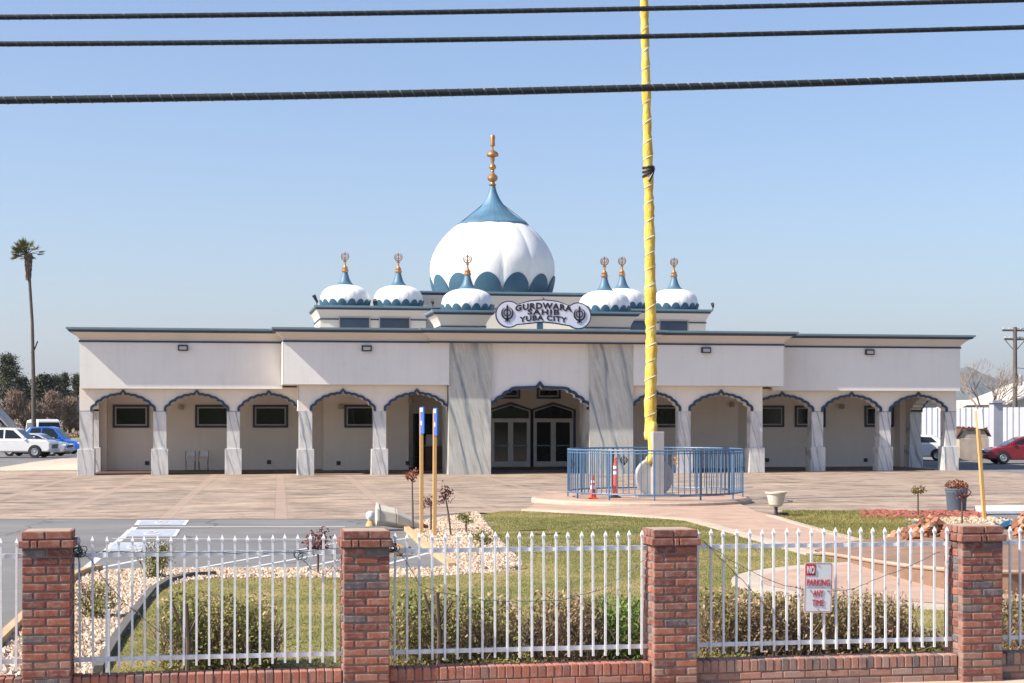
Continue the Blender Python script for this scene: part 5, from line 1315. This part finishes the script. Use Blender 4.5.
clumptree(45,373,40,260,'olive topped conifer just right of the palm trunk','conifer',6000,3,kind='round',leaf=.6)
clumptree(56,375,42,262,'narrow dark conifer between the palm and the temple corner','conifer',7000,4,leaf=.32)
clumptree(65,373,34,265,'slim dark conifer second from the temple corner','conifer',6000,5,leaf=.3)
clumptree(77,374,44,268,'dark conifer touching the temple corner','conifer',6500,6,leaf=.32)
clumptree(92,378,32,270,'dark conifer mostly hidden behind the temple corner','conifer',3000,7,leaf=.55)
for i,(px,yt,w,lb) in enumerate(((-8,402,30,'brown bare tree at the left edge behind the cream house'),(14,390,26,'brown bare tree between the cream house and the palm'),(36,401,24,'brown bare tree just behind the palm trunk'),(52,391,26,'grey brown bare tree right of the palm'),(70,396,28,'reddish brown bare tree beside the temple corner'),(88,396,24,'brown bare tree mostly behind the temple corner'))):
    clumptree(px,yt,w,232+i*3,lb,'brownbush',4200,20+i,kind='round',leaf=.62)
def thicket():
    P=[]; N=9000; px=RNG.uniform(-60,130,N); d=RNG.uniform(205,222,N); u=(px-512)/F*d
    z=RNG.random(N)**.8*(1.6+.6*np.sin(px*.15)+.4*np.sin(px*.43))*np.where(px>62,.45,1); C=np.stack([u*cT+d*sT,-u*sT+d*cT,z],1)
    o=quads('scrub',C,RNG.uniform(.2,.5,N),RNG.beta(2,2,N),'brownbush'); tag(o,'low brown scrub along the far edge of the left lot','scrub',kind='stuff')
thicket()
clumptree(945,392,10,165,'small dark tree peeping over the slatted fence','conifer',700,31,leaf=.4)
# palm
d=120; x,y=at_d(34,d); s=d/F; P=empty('palm_tree',(x,y,0),'very tall thin fan palm left of the temple','palm tree')
H=CH+(HOR-254)*s; mb=MB(); mb.tube([(0,0,0),(-.04,0,H*.35),(-.12,0,H*.65),(-.42,0,H)],[.19,.14,.11,.10],9); mb.build('trunk','bark',P,smooth=True)
N=900; z=RNG.uniform(H-1.8,H-.05,N); a=RNG.uniform(0,2*pi,N); r=.08+.13*((z-(H-1.8))/1.8)+RNG.random(N)*.08; C=np.stack([-.38+r*np.cos(a),r*np.sin(a),z],1)
quads('dead_frond_skirt',C,.34,RNG.random(N)*.8,'brownbush',P,.25,dirs=np.tile([0,0,-1.],(N,1)))
mb=MB(); R=random.Random(4); C=[];D=[];S=[]
for k in range(46):
    a=R.gauss(pi,1.5); el=R.uniform(-.25,1.35); L=R.uniform(.5,.8); d0=Vector((cos(a)*cos(el),sin(a)*cos(el),sin(el))); b=Vector((-.42,0,H)); tip=b+d0*L
    mb.tube([b,tip],.02,3)
    side=d0.cross(Vector((0,0,1))).normalized(); up=side.cross(d0)
    for j in range(13):
        q=-1.25+2.5*j/12; dd=(d0*cos(q)+side*sin(q)+up*R.uniform(-.15,.05)).normalized(); l=.62*(1-.25*abs(q)/1.25)
        c=tip+dd*l*.5-Vector((0,0,.06)); C.append(c); D.append(dd); S.append(l)
mb.build('frond_stems','palm',P); quads('fronds',np.array([tuple(c) for c in C]),np.array(S),RNG.random(len(C)),'palm',P,.11,dirs=np.array([tuple(c) for c in D]))
mb=MB(); mb.tube([(-.2,0,H*.50),(.05,0,H*.52),(.25,0,H*.56)],.05,5); mb.build('trunk_stub','bark',P)
# mountains
def mountain():
    N=90; K=14; D=4200; vs=[]; mb=MB()
    prof=[(700,404),(760,400),(820,394),(870,386),(900,381),(925,378),(945,374),(955,369),(962,366.5),(970,366.3),(977,369),(985,374),(997,377),(1010,379),(1024,380),(1060,381),(1100,386),(1180,396),(1260,405)]
    px=np.linspace(700,1260,N); pt=np.interp(px,[p[0] for p in prof],[p[1] for p in prof])+RNG.normal(size=N)*.35
    for j in range(K+1):
        t=j/K; dd=D*(1-.28*(1-t)); 
        for i in range(N):
            z=(HOR-pt[i])/F*D*(t**1.3)*(1+.0)+ (RNG.normal()*5+8*sin(i*.7+j*1.1))*(t*(1-t)*4)
            x,y=at_d(px[i],dd); vs.append((x,y,max(z,-4) if j>0 else -8))
    for i in range(N): x,y=at_d(px[i],D*1.3); vs.append((x,y,-8))
    mb.add(vs,[(j*N+i,j*N+i+1,(j+1)*N+i+1,(j+1)*N+i) for j in range(K+1) for i in range(N-1)]); o=mb.build('mountain','hills',smooth='all'); o['kind']='structure'
mountain()
# far tree line on the horizon
def treeline():
    N=16000; px=RNG.uniform(-300,1400,N); d=RNG.uniform(600,700,N); u=(px-512)/F*d; z=RNG.random(N)*(5+2.5*np.sin(px*.05)+1.5*np.sin(px*.21))
    C=np.stack([u*cT+d*sT,-u*sT+d*cT,z],1); o=quads('far_trees',C,RNG.uniform(1.5,3.5,N),RNG.beta(2,2,N)*.8,'brownbush'); tag(o,'low far off tree line along the horizon','trees',kind='stuff')
treeline()
# unseen trees added behind the camera, so glass has something dark to reflect
def across():
    N=9000; x=RNG.uniform(-70,70,N); h=7+2.5*np.sin(x*.23)+1.5*np.sin(x*.71+1); z=RNG.random(N)**.8*h; y=RNG.uniform(-62,-50,N)
    o=quads('added_reflection_trees',np.stack([x,y,z],1),RNG.uniform(.8,2.0,N),RNG.beta(2,2,N),'hedge_green'); tag(o,'unseen trees added behind the viewer for the glass to reflect','trees',kind='stuff')
across()
sheet('verge',[(-90,-60),(90,-60),(90,-30),(-90,-30)],-.01,'lawn')

hz=MB(); hz.box(-6900,6900,-900,9900,-10,420)
s_=NT('haze'); s_.t.nodes.remove(s_.b); vp=s_.n('ShaderNodeVolumePrincipled'); vp.inputs['Color'].default_value=(.84,.90,1,1); vp.inputs['Density'].default_value=HAZE; vp.inputs['Anisotropy'].default_value=.3
out=[n for n in s_.t.nodes if n.type=='OUTPUT_MATERIAL'][0]; s_.l(vp.outputs[0],out.inputs['Volume']); ho=hz.build('haze',s_.m); ho['kind']='stuff'; tag(ho,'pale bluish haze fading the far hills','haze')
# ================================================================ LIGHT, SKY, CAMERA
EL,AZ=radians(43),radians(12)
sd=Vector((-cos(EL)*cos(AZ),-cos(EL)*sin(AZ),sin(EL)))
w=bpy.data.worlds.new('World'); sc.world=w; w.use_nodes=True; nt=w.node_tree
sky=nt.nodes.new('ShaderNodeTexSky'); sky.sky_type='NISHITA'; sky.sun_disc=False; sky.sun_elevation=EL; sky.sun_rotation=math.atan2(sd.x,sd.y)
sky.air_density=1.0; sky.dust_density=1.4; sky.ozone_density=5.5; sky.altitude=20
bg=nt.nodes['Background']; mx=nt.nodes.new('ShaderNodeMix'); mx.data_type='RGBA'; mx.blend_type='MULTIPLY'; mx.inputs[0].default_value=1; mx.inputs[7].default_value=(1.08,.985,.97,1); nt.links.new(sky.outputs[0],mx.inputs[6]); nt.links.new(mx.outputs[2],bg.inputs['Color']); bg.inputs['Strength'].default_value=.108
L=bpy.data.lights.new('sun','SUN'); L.energy=5.0; L.angle=radians(.53); L.color=(1,.92,.80); lo=bpy.data.objects.new('sun',L); COL.objects.link(lo); lo.rotation_euler=sd.to_track_quat('Z','Y').to_euler()
cam=bpy.data.cameras.new('camera'); co=bpy.data.objects.new('camera',cam); COL.objects.link(co); sc.camera=co
co.location=(0,0,CH); co.rotation_euler=(radians(90),0,-TH); cam.sensor_width=36; cam.lens=F*36/1024; cam.clip_end=20000; cam.clip_start=.1
cam.shift_y=(HOR-341.5)/1024; cam.shift_x=0
sc.view_settings.view_transform='Standard'; sc.view_settings.look='None'; sc.view_settings.exposure=EXPO; sc.view_settings.gamma=1
sc.render.engine='CYCLES'
